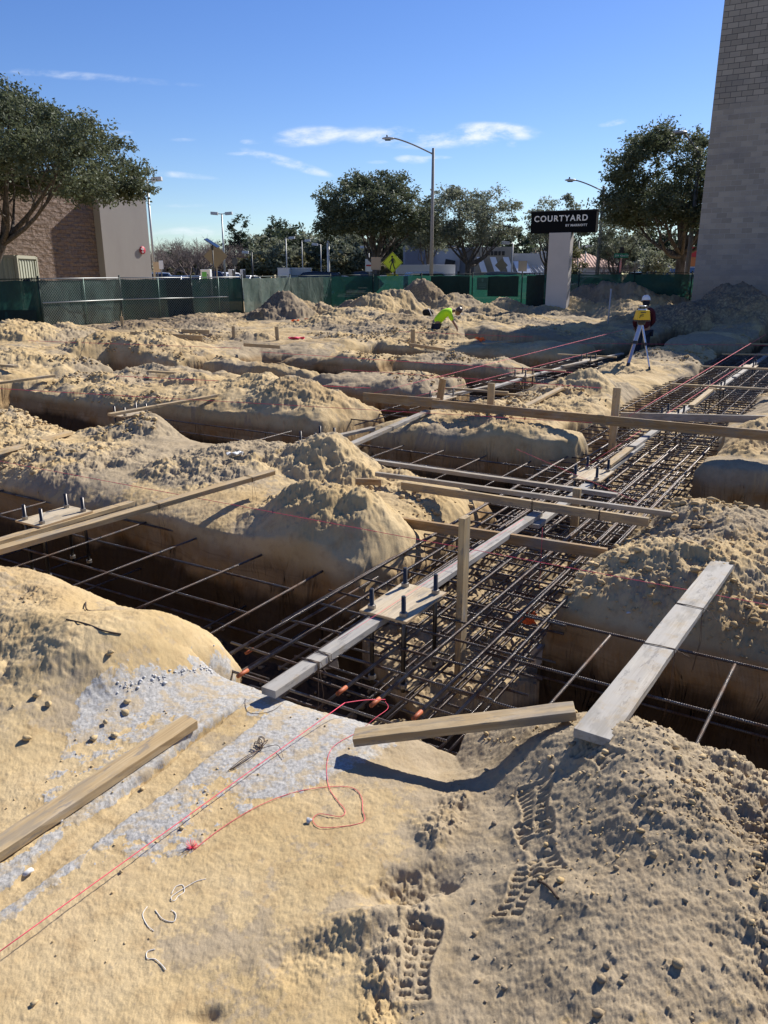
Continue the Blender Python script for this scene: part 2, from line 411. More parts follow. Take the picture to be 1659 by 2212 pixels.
    z += rough * (c1 * .17 + c2 * .14 + c3 * .22 + .036 * S(TA, u, v, 2.3, .5) + .026 * (.8 - np.abs(S(TB, u, v, 1.1, .7))) + .012 * (.8 - np.abs(S(TA, u, v, .45, .3))) + .0065 * S(TF, u, v, 1.4, .2)) + far * ((c4 * .2 + c1 * .4) * (.3 + .7 * lump) + (.035 * S(TA, u, v, 3.1, .3) + .02 * (.8 - np.abs(S(TB, u, v, 1.6, .9)))) * (.5 + .5 * lump) * sst(27, 20, v))
    c5 = S(CLOD, X, Y, .95, .7) / 1024 * .95; c6 = S(CLOD2, X, Y, 1.3, .2) / 1024 * 1.3
    c7 = S(CLOD3, X, Y, 1.25, .4) / 1024 * 1.25
    z += mlump * (c5 * .6 + c6 * .55 + c7 * .50 * sst(.3, .9, X + .5 * np.clip(2.2 - Y, 0, 1)) + .028 * (.8 - np.abs(S(TB, X, Y, 1.1, .5))) + .013 * S(TA, X, Y, .5, .5) + .006 * S(TF, X, Y, .8)) * (1 - slab * 0)
    z += .0013 * S(TF, X, Y, .55) * sst(7, 3, Y) * (1 - .45 * slab * (1 - side)) + .0025 * S(TF, X, Y, 1.7, .9) * sst(14, 6, Y) * (1 - .7 * slab * (1 - side))
    zfloor = -dep + .03 * S(TA, u, v, 2.2, .1) + .5 * c3 + .3 * c1 + .012 * S(TB, u, v, .6)
    ztop = z - shoulder * (1 - .4 * slab)
    out = ztop * (1 - inside) + zfloor * inside
    # level ground beyond the site
    edge = sst(-31.0, -28.6, -v) * sst(64, 58, Y) * sst(-26, -20, u)
    lev = .38 * np.maximum(sst(52.8, 54.5, Y), sst(31.0, 33.5, v))
    lev = np.maximum(lev, .38 * sst(50, 54, Y))
    out = out * edge + lev * (1 - edge)
    lay = (lg - 2.9)
    gl_ = 2.17 + .45 * (lg - 1.3); gr2 = 1.86 - .34 * (lg - 1.1)
    grout = sst(.0, .7, S(TB, X, Y, 1.3, .2) * .55 + S(TL, X, Y, 2.0, .5, .7) * .45 + S(TF, X, Y, .9, .4) * .24 + .14
                + .9 * np.exp(-((lv - 2.12) / .04) ** 2) + 1.0 * np.exp(-((lv - e2c + .03) / .03) ** 2) + .8 * sst(1.9, 2.6, lg)
                - 2.6 * groove - 2.2 * bank * sst(.1, .4, bank) - 3.0 * sst(.0, .2, foot) - 2.4 * sst(-.05, .15, lv - gl_) - 2.4 * sst(-.06, .16, gr2 - lv)) * sst(3.05, 2.9, u)
    out += grout * (.003 + .0004 * S(TF, X, Y, .4, .3))
    if not attrs: return out
    grey = np.clip(sst(-.3, .9, S(TA, u, v, 6.0, 1.4) + .5 * S(TB, u, v, 1.5, .4) + .25 * S(TF, u, v, 1.1)), 0, 1)
    grey = np.clip(grey + side * top * .12 - .35 * bank - .22 * slab * (1 - side), 0, 1)
    dark = np.maximum(dark, mlump * .42 * sst(-.3, .6, S(TA, X, Y, .9, .2)))
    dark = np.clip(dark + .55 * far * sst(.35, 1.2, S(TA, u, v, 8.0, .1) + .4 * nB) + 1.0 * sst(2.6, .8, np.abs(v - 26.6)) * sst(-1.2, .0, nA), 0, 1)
    wall = np.clip(inside * 4 * (1 - inside) * 1.3, 0, 1)
    return out, grout, grey, dark, inside, lump
PRINTS = [(1160, 1665, .29, 1.35, .29), (1170, 1750, .29, 1.55, .30), (1130, 1835, .29, .95, .22), (905, 1955, .24, 1.40, .30), (1290, 1640, .27, 1.9, .22)]
def gz(x, y): return float(ground(np.array([x]), np.array([y]))[0])
def on(px, py, z0=0.0, up=0.0):
    """a sighting brought down onto the actual surface"""
    p = at(px, py, z0)
    for _ in range(4): p = at(px, py, .5 * p.z + .5 * gz(p.x, p.y))
    return Vector((p.x, p.y, gz(p.x, p.y) + up))

def soil(t, b):
    P = t.pos(); gm = t.attr('grey'); gr = t.attr('grout'); dk = t.attr('dark'); ins = t.attr('inside'); wl = t.attr('wall')
    z = t.sep(P)[2]
    n1 = t.noise(P, 1.3, 6, .6); n2 = t.noise(P, 9, 5, .65); n3 = t.noise(P, 60, 3, .7)
    sand = t.mix(t.ramp(n1, .35, .65), (.485, .355, .18), (.565, .435, .25))
    sand = t.mix(t.math('MULTIPLY', t.ramp(n2, .45, .75), .55), sand, (.35, .235, .115))
    greyc = t.mix(t.ramp(n2, .3, .7), (.245, .20, .145), (.385, .32, .23))
    damp = t.noise(P, .55, 5, .62)
    sand = t.mix(t.math('MULTIPLY', t.ramp(damp, .50, .66), .55), sand, (.36, .25, .13))
    col = t.mix(t.math('MULTIPLY', t.ramp(t.math('ADD', gm, t.math('MULTIPLY', t.math('SUBTRACT', n2, .5), .9)), .25, .85), .72), sand, greyc)
    # freshly cut clay in the trench sides, blending to near-black low down
    clay = t.mix(t.ramp(n1, .3, .7), (.31, .205, .10), (.39, .28, .155))
    clay = t.mix(t.math('MULTIPLY', t.ramp(t.noise(P, 3.5, 5, .6), .5, .68), .7), clay, (.31, .165, .055))
    strata = t.noise(t.map(P, (.5, .5, 7)), 2.2, 4, .6, .6)
    clay = t.mix(t.math('MULTIPLY', t.ramp(strata, .5, .62), .45), clay, (.21, .14, .075))
    clay = t.mix(t.math('MULTIPLY', t.ramp(t.noise(t.map(P, (3, 3, 2.4)), 1.6, 5, .7), .56, .66), .45), clay, (.43, .32, .19))
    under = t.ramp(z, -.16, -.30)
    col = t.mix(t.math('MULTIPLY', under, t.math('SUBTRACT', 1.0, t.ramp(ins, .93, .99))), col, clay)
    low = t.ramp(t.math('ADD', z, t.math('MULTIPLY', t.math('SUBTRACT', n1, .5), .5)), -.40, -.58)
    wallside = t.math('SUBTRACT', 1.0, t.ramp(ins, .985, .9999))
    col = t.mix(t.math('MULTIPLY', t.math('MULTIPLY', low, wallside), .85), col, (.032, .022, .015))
    floor = t.ramp(ins, .97, .9999)
    fc = t.mix(t.ramp(n2, .35, .65), (.48, .365, .22), (.36, .27, .16))
    fc = t.mix(t.math('MULTIPLY', t.ramp(t.noise(P, 2.1, 4, .6), .55, .68), .7), fc, (.17, .125, .08))
    fc = t.mix(t.ramp(z, -.78, -.88), fc, (.075, .055, .04))  # deepest floors darkened: the trench shade is put into the colour
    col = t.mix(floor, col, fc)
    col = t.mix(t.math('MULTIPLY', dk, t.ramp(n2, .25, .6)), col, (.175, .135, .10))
    gcol = t.mix(t.ramp(n3, .35, .65), (.32, .31, .29), (.48, .465, .44))
    gcol = t.mix(t.math('MULTIPLY', t.ramp(t.noise(P, 11, 6, .72), .46, .58), .8), gcol, (.45, .36, .235))
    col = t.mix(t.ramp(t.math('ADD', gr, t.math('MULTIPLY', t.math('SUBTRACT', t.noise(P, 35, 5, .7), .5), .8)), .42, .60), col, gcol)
    grain = t.noise(P, 420, 2, .6)
    col = t.mix(.6, col, t.mix(t.ramp(grain, .3, .7), (.70, .66, .60), (1.0, 1.0, 1.0)), 'MULTIPLY')
    speck = t.ramp(t.noise(P, 130, 3, .7), .66, .72)
    col = t.mix(t.math('MULTIPLY', speck, .45), col, (.16, .115, .07))
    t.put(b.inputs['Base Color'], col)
    b.inputs['Roughness'].default_value = .95; b.inputs['Specular IOR Level'].default_value = .12
    h1 = t.math('ADD', t.math('MULTIPLY', t.noise(P, 22, 6, .68), 1.0), t.math('MULTIPLY', t.vor(P, 34, 'SMOOTH_F1'), .5))
    h2 = t.noise(P, 170, 4, .72)
    rgm = t.ramp(t.noise(P, 2.3, 3, .6), .40, .65)
    bn = t.bump(t.math('MULTIPLY', h1, t.math('MULTIPLY_ADD', rgm, .9, .12)), .24, .022)
    bn = t.bump(h2, .40, .004, bn)
    t.put(b.inputs['Normal'], bn)
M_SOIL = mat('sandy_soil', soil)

def fan_grid():
    rows = [-6.0, -4.0, -2.5, -1.5, -.8, -.2, .3, .55, .75]
    y = .9
    while y < 52: rows.append(y); y += max(.0052, .00245 * y)
    while y < 1500: rows.append(y); y *= 1.12
    rows = np.array(rows)
    tcore = np.linspace(-1, 1, 1180)
    ext = 1 + np.cumsum(.002 * 1.06 ** np.arange(82))
    tt = np.concatenate([-ext[::-1], tcore, ext])
    half = .56 * np.maximum(rows, 0) + .62
    Y = np.repeat(rows[:, None], len(tt), 1); X = half[:, None] * tt[None, :]
    return X, Y
FX, FY = fan_grid()
nr, nc = FX.shape
xs = FX.ravel(); ys = FY.ravel()
zz, a_gr, a_gy, a_dk, a_in, a_wl = [np.concatenate(q) for q in zip(*[ground(xs[i:i + 400000], ys[i:i + 400000], True) for i in range(0, len(xs), 400000)])]
idx = np.arange(nr * nc).reshape(nr, nc)
Fq = np.stack([idx[:-1, :-1].ravel(), idx[:-1, 1:].ravel(), idx[1:, 1:].ravel(), idx[1:, :-1].ravel()], 1)
# crumbling trench sides: push the steep faces in and out
tu = xs * math.sin(TH) + ys * math.cos(TH); tv = -xs * math.cos(TH) + ys * math.sin(TH)
wf = np.clip(4.2 * a_in * (1 - a_in), 0, 1) * (ys > 2.2) * (ys < 40)
n_a = S(TB, tu + tv, zz * 1.3 + tu * .2, 1.9) * .034 + S(TA, tu - tv, zz * 1.2, 1.3, .2) * .006
n_b = S(TB, tu - tv, zz * 1.3 + tv * .2, 2.1, .3) * .034 + S(TA, tu + tv, zz * 1.2, 1.4, .5) * .006
xd = xs + wf * (n_a * math.sin(TH) - n_b * math.cos(TH)); yd = ys + wf * (n_a * math.cos(TH) + n_b * math.sin(TH))
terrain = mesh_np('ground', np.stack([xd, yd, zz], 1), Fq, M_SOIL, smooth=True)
tag(terrain, 'dug-up yellow sandy ground of the building site cut by footing trenches', 'ground', kind='structure')
for nm, arr in (('grout', a_gr), ('grey', a_gy), ('dark', a_dk), ('inside', a_in), ('wall', a_wl)):
    at_ = terrain.data.attributes.new(nm, 'FLOAT', 'POINT'); at_.data.foreach_set('value', arr.astype(np.float32))
# ------------------------------------------------------------------ materials for the site objects
def wood(c1, c2, c3, grey=0.0):
    def fn(t, b):
        o = t.obj(); inf = t.node('ShaderNodeObjectInfo').outputs['Random']
        ad = t.node('ShaderNodeVectorMath', operation='ADD'); t.put(ad.inputs[0], o)
        cb = t.node('ShaderNodeCombineXYZ'); t.put(cb.inputs[0], t.math('MULTIPLY', inf, 37.0)); t.put(cb.inputs[1], t.math('MULTIPLY', inf, 3.0)); t.put(ad.inputs[1], cb.outputs[0])
        P = ad.outputs[0]
        g = t.noise(t.map(P, (.55, 26, 26)), 1.0, 5, .6, 1.6)
        rings = t.noise(t.map(P, (1.4, 11, 11)), 1.0, 2, .5, 2.5)
        fine = t.noise(t.map(P, (6, 190, 190)), 1.0, 3, .6)
        bl = t.noise(t.map(P, (1, 4, 4)), 1.6, 4, .6)
        col = t.mix(t.ramp(rings, .35, .65), c1, c2)
        col = t.mix(t.math('MULTIPLY', t.ramp(g, .48, .68), .65), col, c3)
        col = t.mix(t.math('MULTIPLY', t.ramp(fine, .35, .75), .30), col, tuple(x * .6 for x in c3))
        kn = t.vor(t.map(P, (1.1, 6.5, 6.5)), 1.0)
        col = t.mix(t.math('MULTIPLY', t.ramp(kn, .085, .05), .8), col, (.13, .065, .03))
        if grey:
            col = t.mix(t.math('MULTIPLY', t.ramp(bl, .60 - .35 * grey, .85 - .35 * grey), .8), col, (.35, .33, .30))
            sm = t.noise(t.map(P, (2.4, 9, 9)), 1.0, 4, .65)
            col = t.mix(t.math('MULTIPLY', t.ramp(sm, .50, .64), .55), col, (.20, .185, .16))
            st = t.noise(t.map(P, (7, 30, 30)), 1.0, 5, .7)
            col = t.mix(t.math('MULTIPLY', t.ramp(st, .56, .64), .6), col, (.17, .16, .15))
        dirt = t.ramp(t.noise(P, 7, 6, .72), .50, .70)
        col = t.mix(t.math('MULTIPLY', dirt, .6), col, (.33, .25, .15))
        t.put(b.inputs['Base Color'], col)
        b.inputs['Roughness'].default_value = .8; b.inputs['Specular IOR Level'].default_value = .2
        t.put(b.inputs['Normal'], t.bump(t.math('ADD', g, t.math('MULTIPLY', fine, .6)), .5, .003))
    return fn
M_PINE = mat('pine_lumber', wood((.50, .375, .215), (.44, .315, .165), (.33, .22, .105), .22))
M_WORN = mat('weathered_lumber', wood((.38, .32, .24), (.33, .27, .195), (.22, .175, .125), .62))
M_WHITE = mat('bleached_lumber', wood((.46, .425, .36), (.40, .36, .30), (.27, .235, .19), .85))
M_BROWN = mat('stained_lumber', wood((.37, .245, .125), (.31, .195, .09), (.21, .12, .055), .15))
M_PLY = mat('plywood', wood((.56, .47, .335), (.50, .40, .26), (.40, .29, .17), .1))
def plyedge(t, b):
    z = t.sep(t.obj())[2]
    wv = t.math('SINE', t.math('MULTIPLY', z, 1100.0))
    t.put(b.inputs['Base Color'], t.mix(t.ramp(wv, -.2, .4), (.36, .22, .10), (.62, .47, .28)))
M_PLYEDGE = mat('plywood_edge', plyedge)
def steel(rust, dark):
    def fn(t, b):
        o = t.obj(); P = t.pos()
        r = t.ramp(t.noise(P, 7, 5, .65), .45 - .2 * rust, .72 - .2 * rust)
        t.put(b.inputs['Base Color'], t.mix(r, dark, (.11, .06, .036)))
        t.put(b.inputs['Metallic'], t.math('SUBTRACT', .75, t.math('MULTIPLY', r, .6)))
        t.put(b.inputs['Roughness'], t.math('ADD', .28, t.math('MULTIPLY', r, .35)))
        x = t.sep(o)[0]
        rib = t.math('SINE', t.math('MULTIPLY', x, 520.0))
        t.put(b.inputs['Normal'], t.bump(rib, .9, .004))
    return fn
M_REBAR = mat('rebar_steel', steel(.3, (.19, .175, .165)))
M_BOLT = mat('dark_bolt_steel', color=(.075, .07, .068), rough=.38, metal=.8)
M_NUT = mat('grey_nut_steel', color=(.30, .27, .23), rough=.5, metal=.6)
M_ORANGE = mat('orange_paint', color=(.38, .10, .035), rough=.6)
M_WIRE = mat('rusty_tie_wire', color=(.085, .055, .04), rough=.6, metal=.5)
M_PINK = mat('pink_mason_line', color=(.80, .07, .13), rough=.6)
M_WHITECORD = mat('white_cord', color=(.75, .72, .66), rough=.8)
M_FLAG = mat('orange_flag', color=(.85, .16, .04), rough=.7)

# ------------------------------------------------------------------ lumber
def frame(a, b, roll=0.0):
    """matrix with local X from a to b, local Z up"""
    a = Vector(a); b = Vector(b); x = (b - a).normalized()
    y = Vector((0, 0, 1)).cross(x).normalized(); z = x.cross(y)
    M = Matrix((x, y, z)).transposed()
    return (M @ Matrix.Rotation(R(roll), 3, 'X')), (b - a).length
def board(a, b, wd, th, m, label, name='board', cat='board', group=None, roll=0.0, skew=0.0, warp=0.0, lift=True):
    """a, b: ends of the top centre line"""
    M, L = frame(a, b, roll)
    a = Vector(a); b = Vector(b)
    hh = (wd if abs(roll) > 45 else th) / 2
    c = (a + b) / 2 - Vector((0, 0, hh))
    mb = MB(); n = 13; vs = []; fs = []
    rg = random.Random(int(abs(a.x * 971 + a.y * 37) * 100)); j = [[rg.uniform(-1, 1) * .0013 for _ in range(3)] for _ in range((n + 1) * 4)]
    for i in range(n + 1):
        s_ = i / n; x = (s_ - .5) * L
        bow = warp * (1 - (2 * s_ - 1) ** 2)
        for k, (yy, zz_) in enumerate(((-1, -1), (1, -1), (1, 1), (-1, 1))):
            q = j[i * 4 + k]
            xe = x + (skew * yy * wd / 2 if i in (0, n) else 0)
            vs.append((xe, yy * wd / 2 + q[0], zz_ * th / 2 + q[1] + bow))
    for i in range(n):
        for k in range(4): fs.append((i * 4 + k, i * 4 + (k + 1) % 4, (i + 1) * 4 + (k + 1) % 4, (i + 1) * 4 + k))
    fs.append((3, 2, 1, 0)); fs.append((n * 4, n * 4 + 1, n * 4 + 2, n * 4 + 3))
    o = mb.add(vs, fs).build(name, m, None, bevel=.0028)
    o.matrix_world = Matrix.Translation(c) @ M.to_4x4()
    tag(o, label, cat, group); BOARDS.append((o, L, wd, th)); return o
BOARDS = []
def wire_tie(o, x, wd, th, loops=2, tail=True, seed=1):
    """twisted wire wrapped round a board, a part of that board"""
    rg = random.Random(seed); mb = MB()
    for k in range(loops):
        e = .0035; xx = x + rg.uniform(-.012, .012); dx = rg.uniform(-.02, .02)
        pts = [(xx, -wd / 2 - e, -th / 2 - e), (xx + dx, wd / 2 + e, -th / 2 - e), (xx + dx, wd / 2 + e, th / 2 + e), (xx + .5 * dx, 0, th / 2 + e + .002), (xx, -wd / 2 - e, th / 2 + e), (xx, -wd / 2 - e, -th / 2 - e)]
        mb.tube(pts, .0017, 5)
    if tail:
        p = Vector((x, -wd / 2 - .004, th / 2)); pts = [p]
        for _ in range(6):
            p = p + Vector((rg.uniform(-.012, .014), -rg.uniform(.004, .018), -rg.uniform(-.01, .02))); pts.append(p)
        mb.tube(pts, .0015, 5)
        for s_ in (-.012, .02):   # the two ends hanging down to the reinforcement
            mb.tube([(x + s_ * .4, -wd / 2, -th / 2), (x + s_ * 1.4, -wd / 2 - .01, -th / 2 - .16), (x + s_, -wd / 2 + .01, -th / 2 - .34)], .0013, 4)
    w_ = mb.build('tie_wire', M_WIRE, o); return w_

U = lambda u, v, z=0.0: W(u, v, z)
G1 = 'boards spanning the footing trenches'
# foreground
b = board(at(-70, 1866, .062), at(413, 1549, .062), .090, .040, M_PINE, 'thick yellow board lying on the grey-stained sand at lower left', group='loose boards lying on the sand', skew=.15)
b2 = board(at(766, 1584, .075), on(1241, 1548, .3, .065), .092, .040, M_PINE, 'short clean yellow board bridging the dip beside the footprint mound', group='loose boards lying on the sand')
b3 = board(on(1276, 1616, .3, .062), at(1563, 1212, .17), .142, .036, M_WHITE, 'wide bleached plank leaning from footprint mound over the right-hand trench', group=G1)
wire_tie(b3, .32, .142, .036, 3, True, 3); wire_tie(b3, -.35, .142, .036, 3, True, 4)
# run of planks down the middle of the main trench
GP = 'white weathered planks laid end to end along the main trench'
p0 = board(U(2.63, 2.27, .035), U(6.35, 2.26, -.012), .088, .040, M_WHITE, 'nearest of the white planks along the main trench, wire wrapped near its end', group=GP)
wire_tie(p0, -1.50, .088, .040, 6, True, 7); wire_tie(p0, -1.40, .088, .040, 4, False, 8)
board(U(6.1, 2.20, -.052), U(9.9, 2.22, -.03), .088, .038, M_WHITE, 'white plank carrying the second bolt template of the main trench', group=GP)
board(U(9.5, 2.24, .008), U(13.7, 2.25, .0), .088, .038, M_WHITE, 'white plank passing under the brown batter board', group=GP)
board(U(13.5, 2.27, -.04), U(17.6, 2.24, -.03), .088, .038, M_WHITE, 'white plank under the third visible template of the main trench', group=GP)
board(U(17.4, 2.2, .0), U(21.8, 2.16, .0), .088, .038, M_WHITE, 'farthest white plank reaching the shaded end of the main trench', group=GP)
board(U(21.5, 2.2, -.04), U(26.5, 2.2, -.04), .088, .038, M_WORN, 'grey plank in the building shadow at the end of the main trench', group=GP)
board(U(8.35, 2.22, .012), U(9.25, 2.20, .048), .088, .038, M_PINE, 'short block stacked on the main trench plank behind the second template', group='short blocks stacked on the planks')
board(U(12.9, 2.20, .04), U(15.3, 2.24, .05), .088, .040, M_PINE, 'longer block stacked on the main trench plank before the third template', group='short blocks stacked on the planks')
# second trench run
GQ = 'planks laid end to end along the second trench'
board(at(878, 872, -.03), at(1078, 828, -.03), .088, .038, M_WORN, 'first plank of the second trench, behind the tall batter stakes', group=GQ)
board(at(1062, 836, .01), at(1166, 804, .01), .088, .038, M_WHITE, 'second white plank of the second trench from the batter stakes', group=GQ)
board(at(1150, 809, -.03), at(1262, 781, -.03), .088, .038, M_WHITE, 'third white plank of the second trench, left of the tripod', group=GQ)
board(at(1215, 790, .01), at(1345, 762, .01), .088, .038, M_WORN, 'last plank of the second trench, ending at the tripod legs', group=GQ)
board(at(-30, 1173, .0), at(284, 1082, .0), .088, .038, M_PINE, 'board under the far-left bolt template, running into a notch of the bank', group=G1)
board(at(598, 968, -.01), at(806, 922, -.01), .088, .038, M_WORN, 'board under the template of the middle trench, ending in the sand', group=G1)
b5 = board(at(-60, 1199, .13), at(588, 1015, .24), .092, .042, M_PINE, 'long pale board spanning the left trench from bank to bank', group=G1)
wire_tie(b5, .10, .092, .042, 2, True, 11); wire_tie(b5, 1.08, .092, .042, 2, True, 12)
board(at(-60, 988, .16), on(152, 938, .2, .05), .090, .040, M_PINE, 'board at the left edge lying on the middle bank', group=G1)
b8 = board(at(236, 893, .08), at(466, 852, .12), .090, .040, M_PINE, 'board crossing the middle trench at left behind the crumbly hump', group=G1)
wire_tie(b8, -.2, .09, .04, 2, False, 13); wire_tie(b8, .5, .09, .04, 2, False, 14)
board(at(-60, 832, .10), at(117, 809, .14), .090, .045, M_PINE, 'orange-tinted board at the far left edge over the next trench', group=G1)
b10 = board(at(722, 973, .07), on(924, 893, .2, .05), .090, .042, M_WORN, 'grey-white board rising over the middle trench to the batter board', group=G1)
wire_tie(b10, .1, .09, .042, 2, True, 15)
board(at(1128, 879, .13), at(1226, 829, .17), .090, .038, M_PINE, 'pale board lying flat on the ridge between the two long trenches', group='loose boards lying on the sand')
# boards laid across the main trench
GX = 'boards laid across the main trench'
bx = board(at(790, 990, .06), at(1334, 1066, .03), .062, .040, M_WORN, 'grey board across the main trench just before the second template', group=GX)
bx2 = board(at(812, 1019, .13), at(1455, 1106, .12), .045, .042, M_WORN, 'upper of two long boards crossing together, its tip on the right bank', group=GX)
bx3 = board(at(868, 1040, .10), at(1402, 1119, .08), .042, .075, M_PINE, 'lower of two long boards crossing together, on edge with wire ties', group=GX)
wire_tie(bx3, .15, .042, .075, 2, True, 17); wire_tie(bx3, .75, .042, .075, 3, True, 18)
board(at(845, 1114, -.02), at(1312, 1185, .0), .040, .085, M_BROWN, 'dark board on edge across the main trench behind the tall post', group=GX)
board(at(768, 1033, .12), at(824, 1035, .12), .040, .06, M_BROWN, 'short brown offcut stuck in the bank left of the crossing boards', group='loose boards lying on the sand')
bb1 = board(at(785, 848, .28), at(950, 861, .30), .036, .135, M_BROWN, 'left piece of the brown batter board, nailed behind the first stake', name='batter_board', group='brown batter boards on stakes')
bb2 = board(at(934, 863, .31), at(1720, 936, .33), .036, .115, M_BROWN, 'long right piece of the brown batter board crossing the main trench', name='batter_board', group='brown batter boards on stakes')
board(at(1341, 891, .26), at(1700, 899, .30), .036, .095, M_WORN, 'pale board on edge right behind the brown batter board', name='batter_board', group=GX)
for (a, b_, zz_, lab) in [((1447, 828), (1700, 841), .10, 'thin pale board over the main trench behind the batter board'), ((1514, 790), (1700, 797), .12, 'thin board over the main trench before the shaded part'),
                          ((1560, 763), (1700, 765), .12, 'thin shaded board over the far main trench'), ((1590, 741), (1700, 743), .12, 'thin shaded board at the farthest end of main trench'),
                          ((957, 836), (1098, 846), .08, 'thin board over the second trench right of the leaning stake'), ((1070, 848), (1172, 854), .02, 'short thin board low over the second trench'),
                          ((1112, 793), (1222, 800), .08, 'thin board over the second trench beside its middle template'), ((1205, 764), (1332, 770), .08, 'thin board over the second trench left of the tripod')]:
    board(at(*a, zz_), at(*b_, zz_), .06, .036, M_PINE, lab, group='thin boards across the long trenches')
# far boards
for (a, b_, zz_, wd, th, lab) in [((282, 716), (437, 725), .30, .04, .16, 'board on edge among the far left hummocks'), ((392, 711), (452, 713), .35, .04, .12, 'short board on edge above the far left board'),
                                  ((527, 741), (604, 746), .18, .05, .09, 'board on edge between the two far stakes'), ((322, 800), (424, 806), .16, .11, .04, 'flat board lying on the left ridge with shadow under it'),
                                  ((322, 687), (376, 689), .25, .10, .05, 'small board lying in front of the green fence'), ((-20, 784), (34, 789), .20, .12, .05, 'board end at the left edge of the far ground'),
                                  ((885, 741), (960, 752), .05, .05, .09, 'thin board low beside the single far stake'), ((1078, 652), (1098, 650), .5, .1, .05, 'small board before the hummocks behind the crouching worker'),
                                  ((1045, 741), (1110, 735), .12, .12, .03, 'pale board lying before the shaded ground')]:
    board(at(*a, zz_), at(*b_, zz_), wd, th, M_PINE, lab, group='boards on the far ground')

# stakes and posts (vertical two-by-fours)
def stake(x, y, z0, z1, lab, wd=.088, th=.04, lean=(0, 0), rz=0.0, m=None, point=True):
    mb = MB(); h = z1 - z0
    mb.box((0, 0, h / 2), (wd, th, h))
    o = mb.build('stake', m or M_PINE, None, bevel=.002)
    # local X must run along the grain for the timber texture: build lying, stand up
    M = Matrix.Rotation(R(-90), 4, 'Y')
    o.data.transform(M)
    o.matrix_world = Matrix.Translation((x, y, z0)) @ Matrix.Rotation(rz, 4, 'Z') @ Matrix.Rotation(lean[0], 4, 'Y') @ Matrix.Rotation(lean[1], 4, 'X') @ M.inverted()
    return tag(o, lab, 'stake', 'wooden stakes and posts')
GR = -TH
pp = W(4.27, 2.00); stake(pp.x, pp.y, -.78, .535, 'tall post standing in the main trench beside the nearest template', rz=GR + R(90), th=.042)
pp = at(1247, 1055, .14); stake(pp.x, pp.y, -.7, .14, 'post in the main trench holding the two crossing boards', wd=.07, rz=GR)
pp = W(10.02, 2.62); stake(pp.x, pp.y, -.85, .62, 'post through the batter board standing in the main trench', rz=GR, wd=.095, m=M_PINE)
pp = at(1059, 893, .06); stake(pp.x, pp.y, -.25, .50, 'upright stake in the middle of the batter board on the ridge', rz=GR, wd=.10)
pp = at(941, 878, .06); stake(pp.x, pp.y, -.25, .50, 'leaning stake at the left end of the batter board', rz=GR, wd=.10, lean=(R(9), 0), m=M_BROWN)
for (px, py, h, lab, wd_, ln) in [(600, 735, .42, 'right one of the two far stakes joined by a board', .13, -.06), (505, 726, .36, 'left one of the two far stakes joined by a board', .11, 0), (265, 709, .33, 'lone stake near the green fence at left', .13, 0),
                          (892, 750, .50, 'single far stake in front of the crouching worker', .13, 0), (1598, 815, .12, 'small stake under the far template of the main trench', .1, 0), (1537, 866, .12, 'small stake under the third template of the main trench', .1, 0), (1253, 655, .7, 'small upright stake amid the far right hummocks', .08, .1)]:
    g = on(px, py); stake(g.x, g.y, g.z - .15, g.z + h, lab, wd=wd_, rz=GR + ln, lean=(ln, 0))
# ------------------------------------------------------------------ anchor bolt templates
def make_template():
    root = empty('bolt_template', (0, 0, 0))
    a = MB(); a.box((0, 0, 0), (.52, .325, .014)); pl = a.build('plywood_plate', M_PLY, root, bevel=.001)
    for sx, sy in ((1, 0), (-1, 0), (0, 1), (0, -1)):
        a = MB()
        if sx: a.box((sx * .262, 0, -.001), (.004, .329, .013))
        else: a.box((0, sy * .1645, -.001), (.520, .004, .013))
        a.build('veneer_edge', M_PLYEDGE, pl)
    for sx in (-1, 1):
        for sy in (-1, 1):
            x, y = sx * .205, sy * .112
            a = MB(); a.tube([(x, y, -.50), (x, y, .135)], .0145, 12); a.tube([(x, y, .135), (x, y, .139)], [.0145, .012], 12)
            bo = a.build('anchor_bolt', M_BOLT, root)
            hexa = [(.026 * math.cos(k * math.pi / 3 + sx), .026 * math.sin(k * math.pi / 3 + sx)) for k in range(6)]
            for z0 in (.0075, -.034, -.47):
                a = MB(); a.prism([(x + p, y + q) for p, q in hexa], z0, z0 + .027); a.build('nut', M_NUT, bo, bevel=.002)
    return root
TPL = make_template(); KIDSRC = TPL
def all_kids(o): return [x for x in bpy.data.objects if x.parent == o]
_kid = {}
def snapshot(root):
    _kid[root.name] = [(c, [(g) for g in all_kids(c)]) for c in all_kids(root)]
def dup(root, loc, rz=None, label=None, scale=None):
    r = root.copy(); COL.objects.link(r); r.location = loc
    if rz is not None: r.rotation_euler = (r.rotation_euler[0], r.rotation_euler[1], rz)
    if scale is not None: r.scale = (scale,) * 3 if not isinstance(scale, tuple) else scale
    if label: r['label'] = label
    for c, gs in _kid[root.name]:
        cc = c.copy(); COL.objects.link(cc); cc.parent = r
        for g_ in gs:
            gg = g_.copy(); COL.objects.link(gg); gg.parent = cc
    return r
snapshot(TPL)
tag(TPL, 'plywood bolt template nearest the viewer, four long bolts, beside the tall post', 'bolt template', 'plywood anchor bolt templates')
RU = R(90) - TH           # local X along the trench
TPL.location = W(3.905, 2.225, .030 + .008); TPL.rotation_euler = (0, 0, RU)
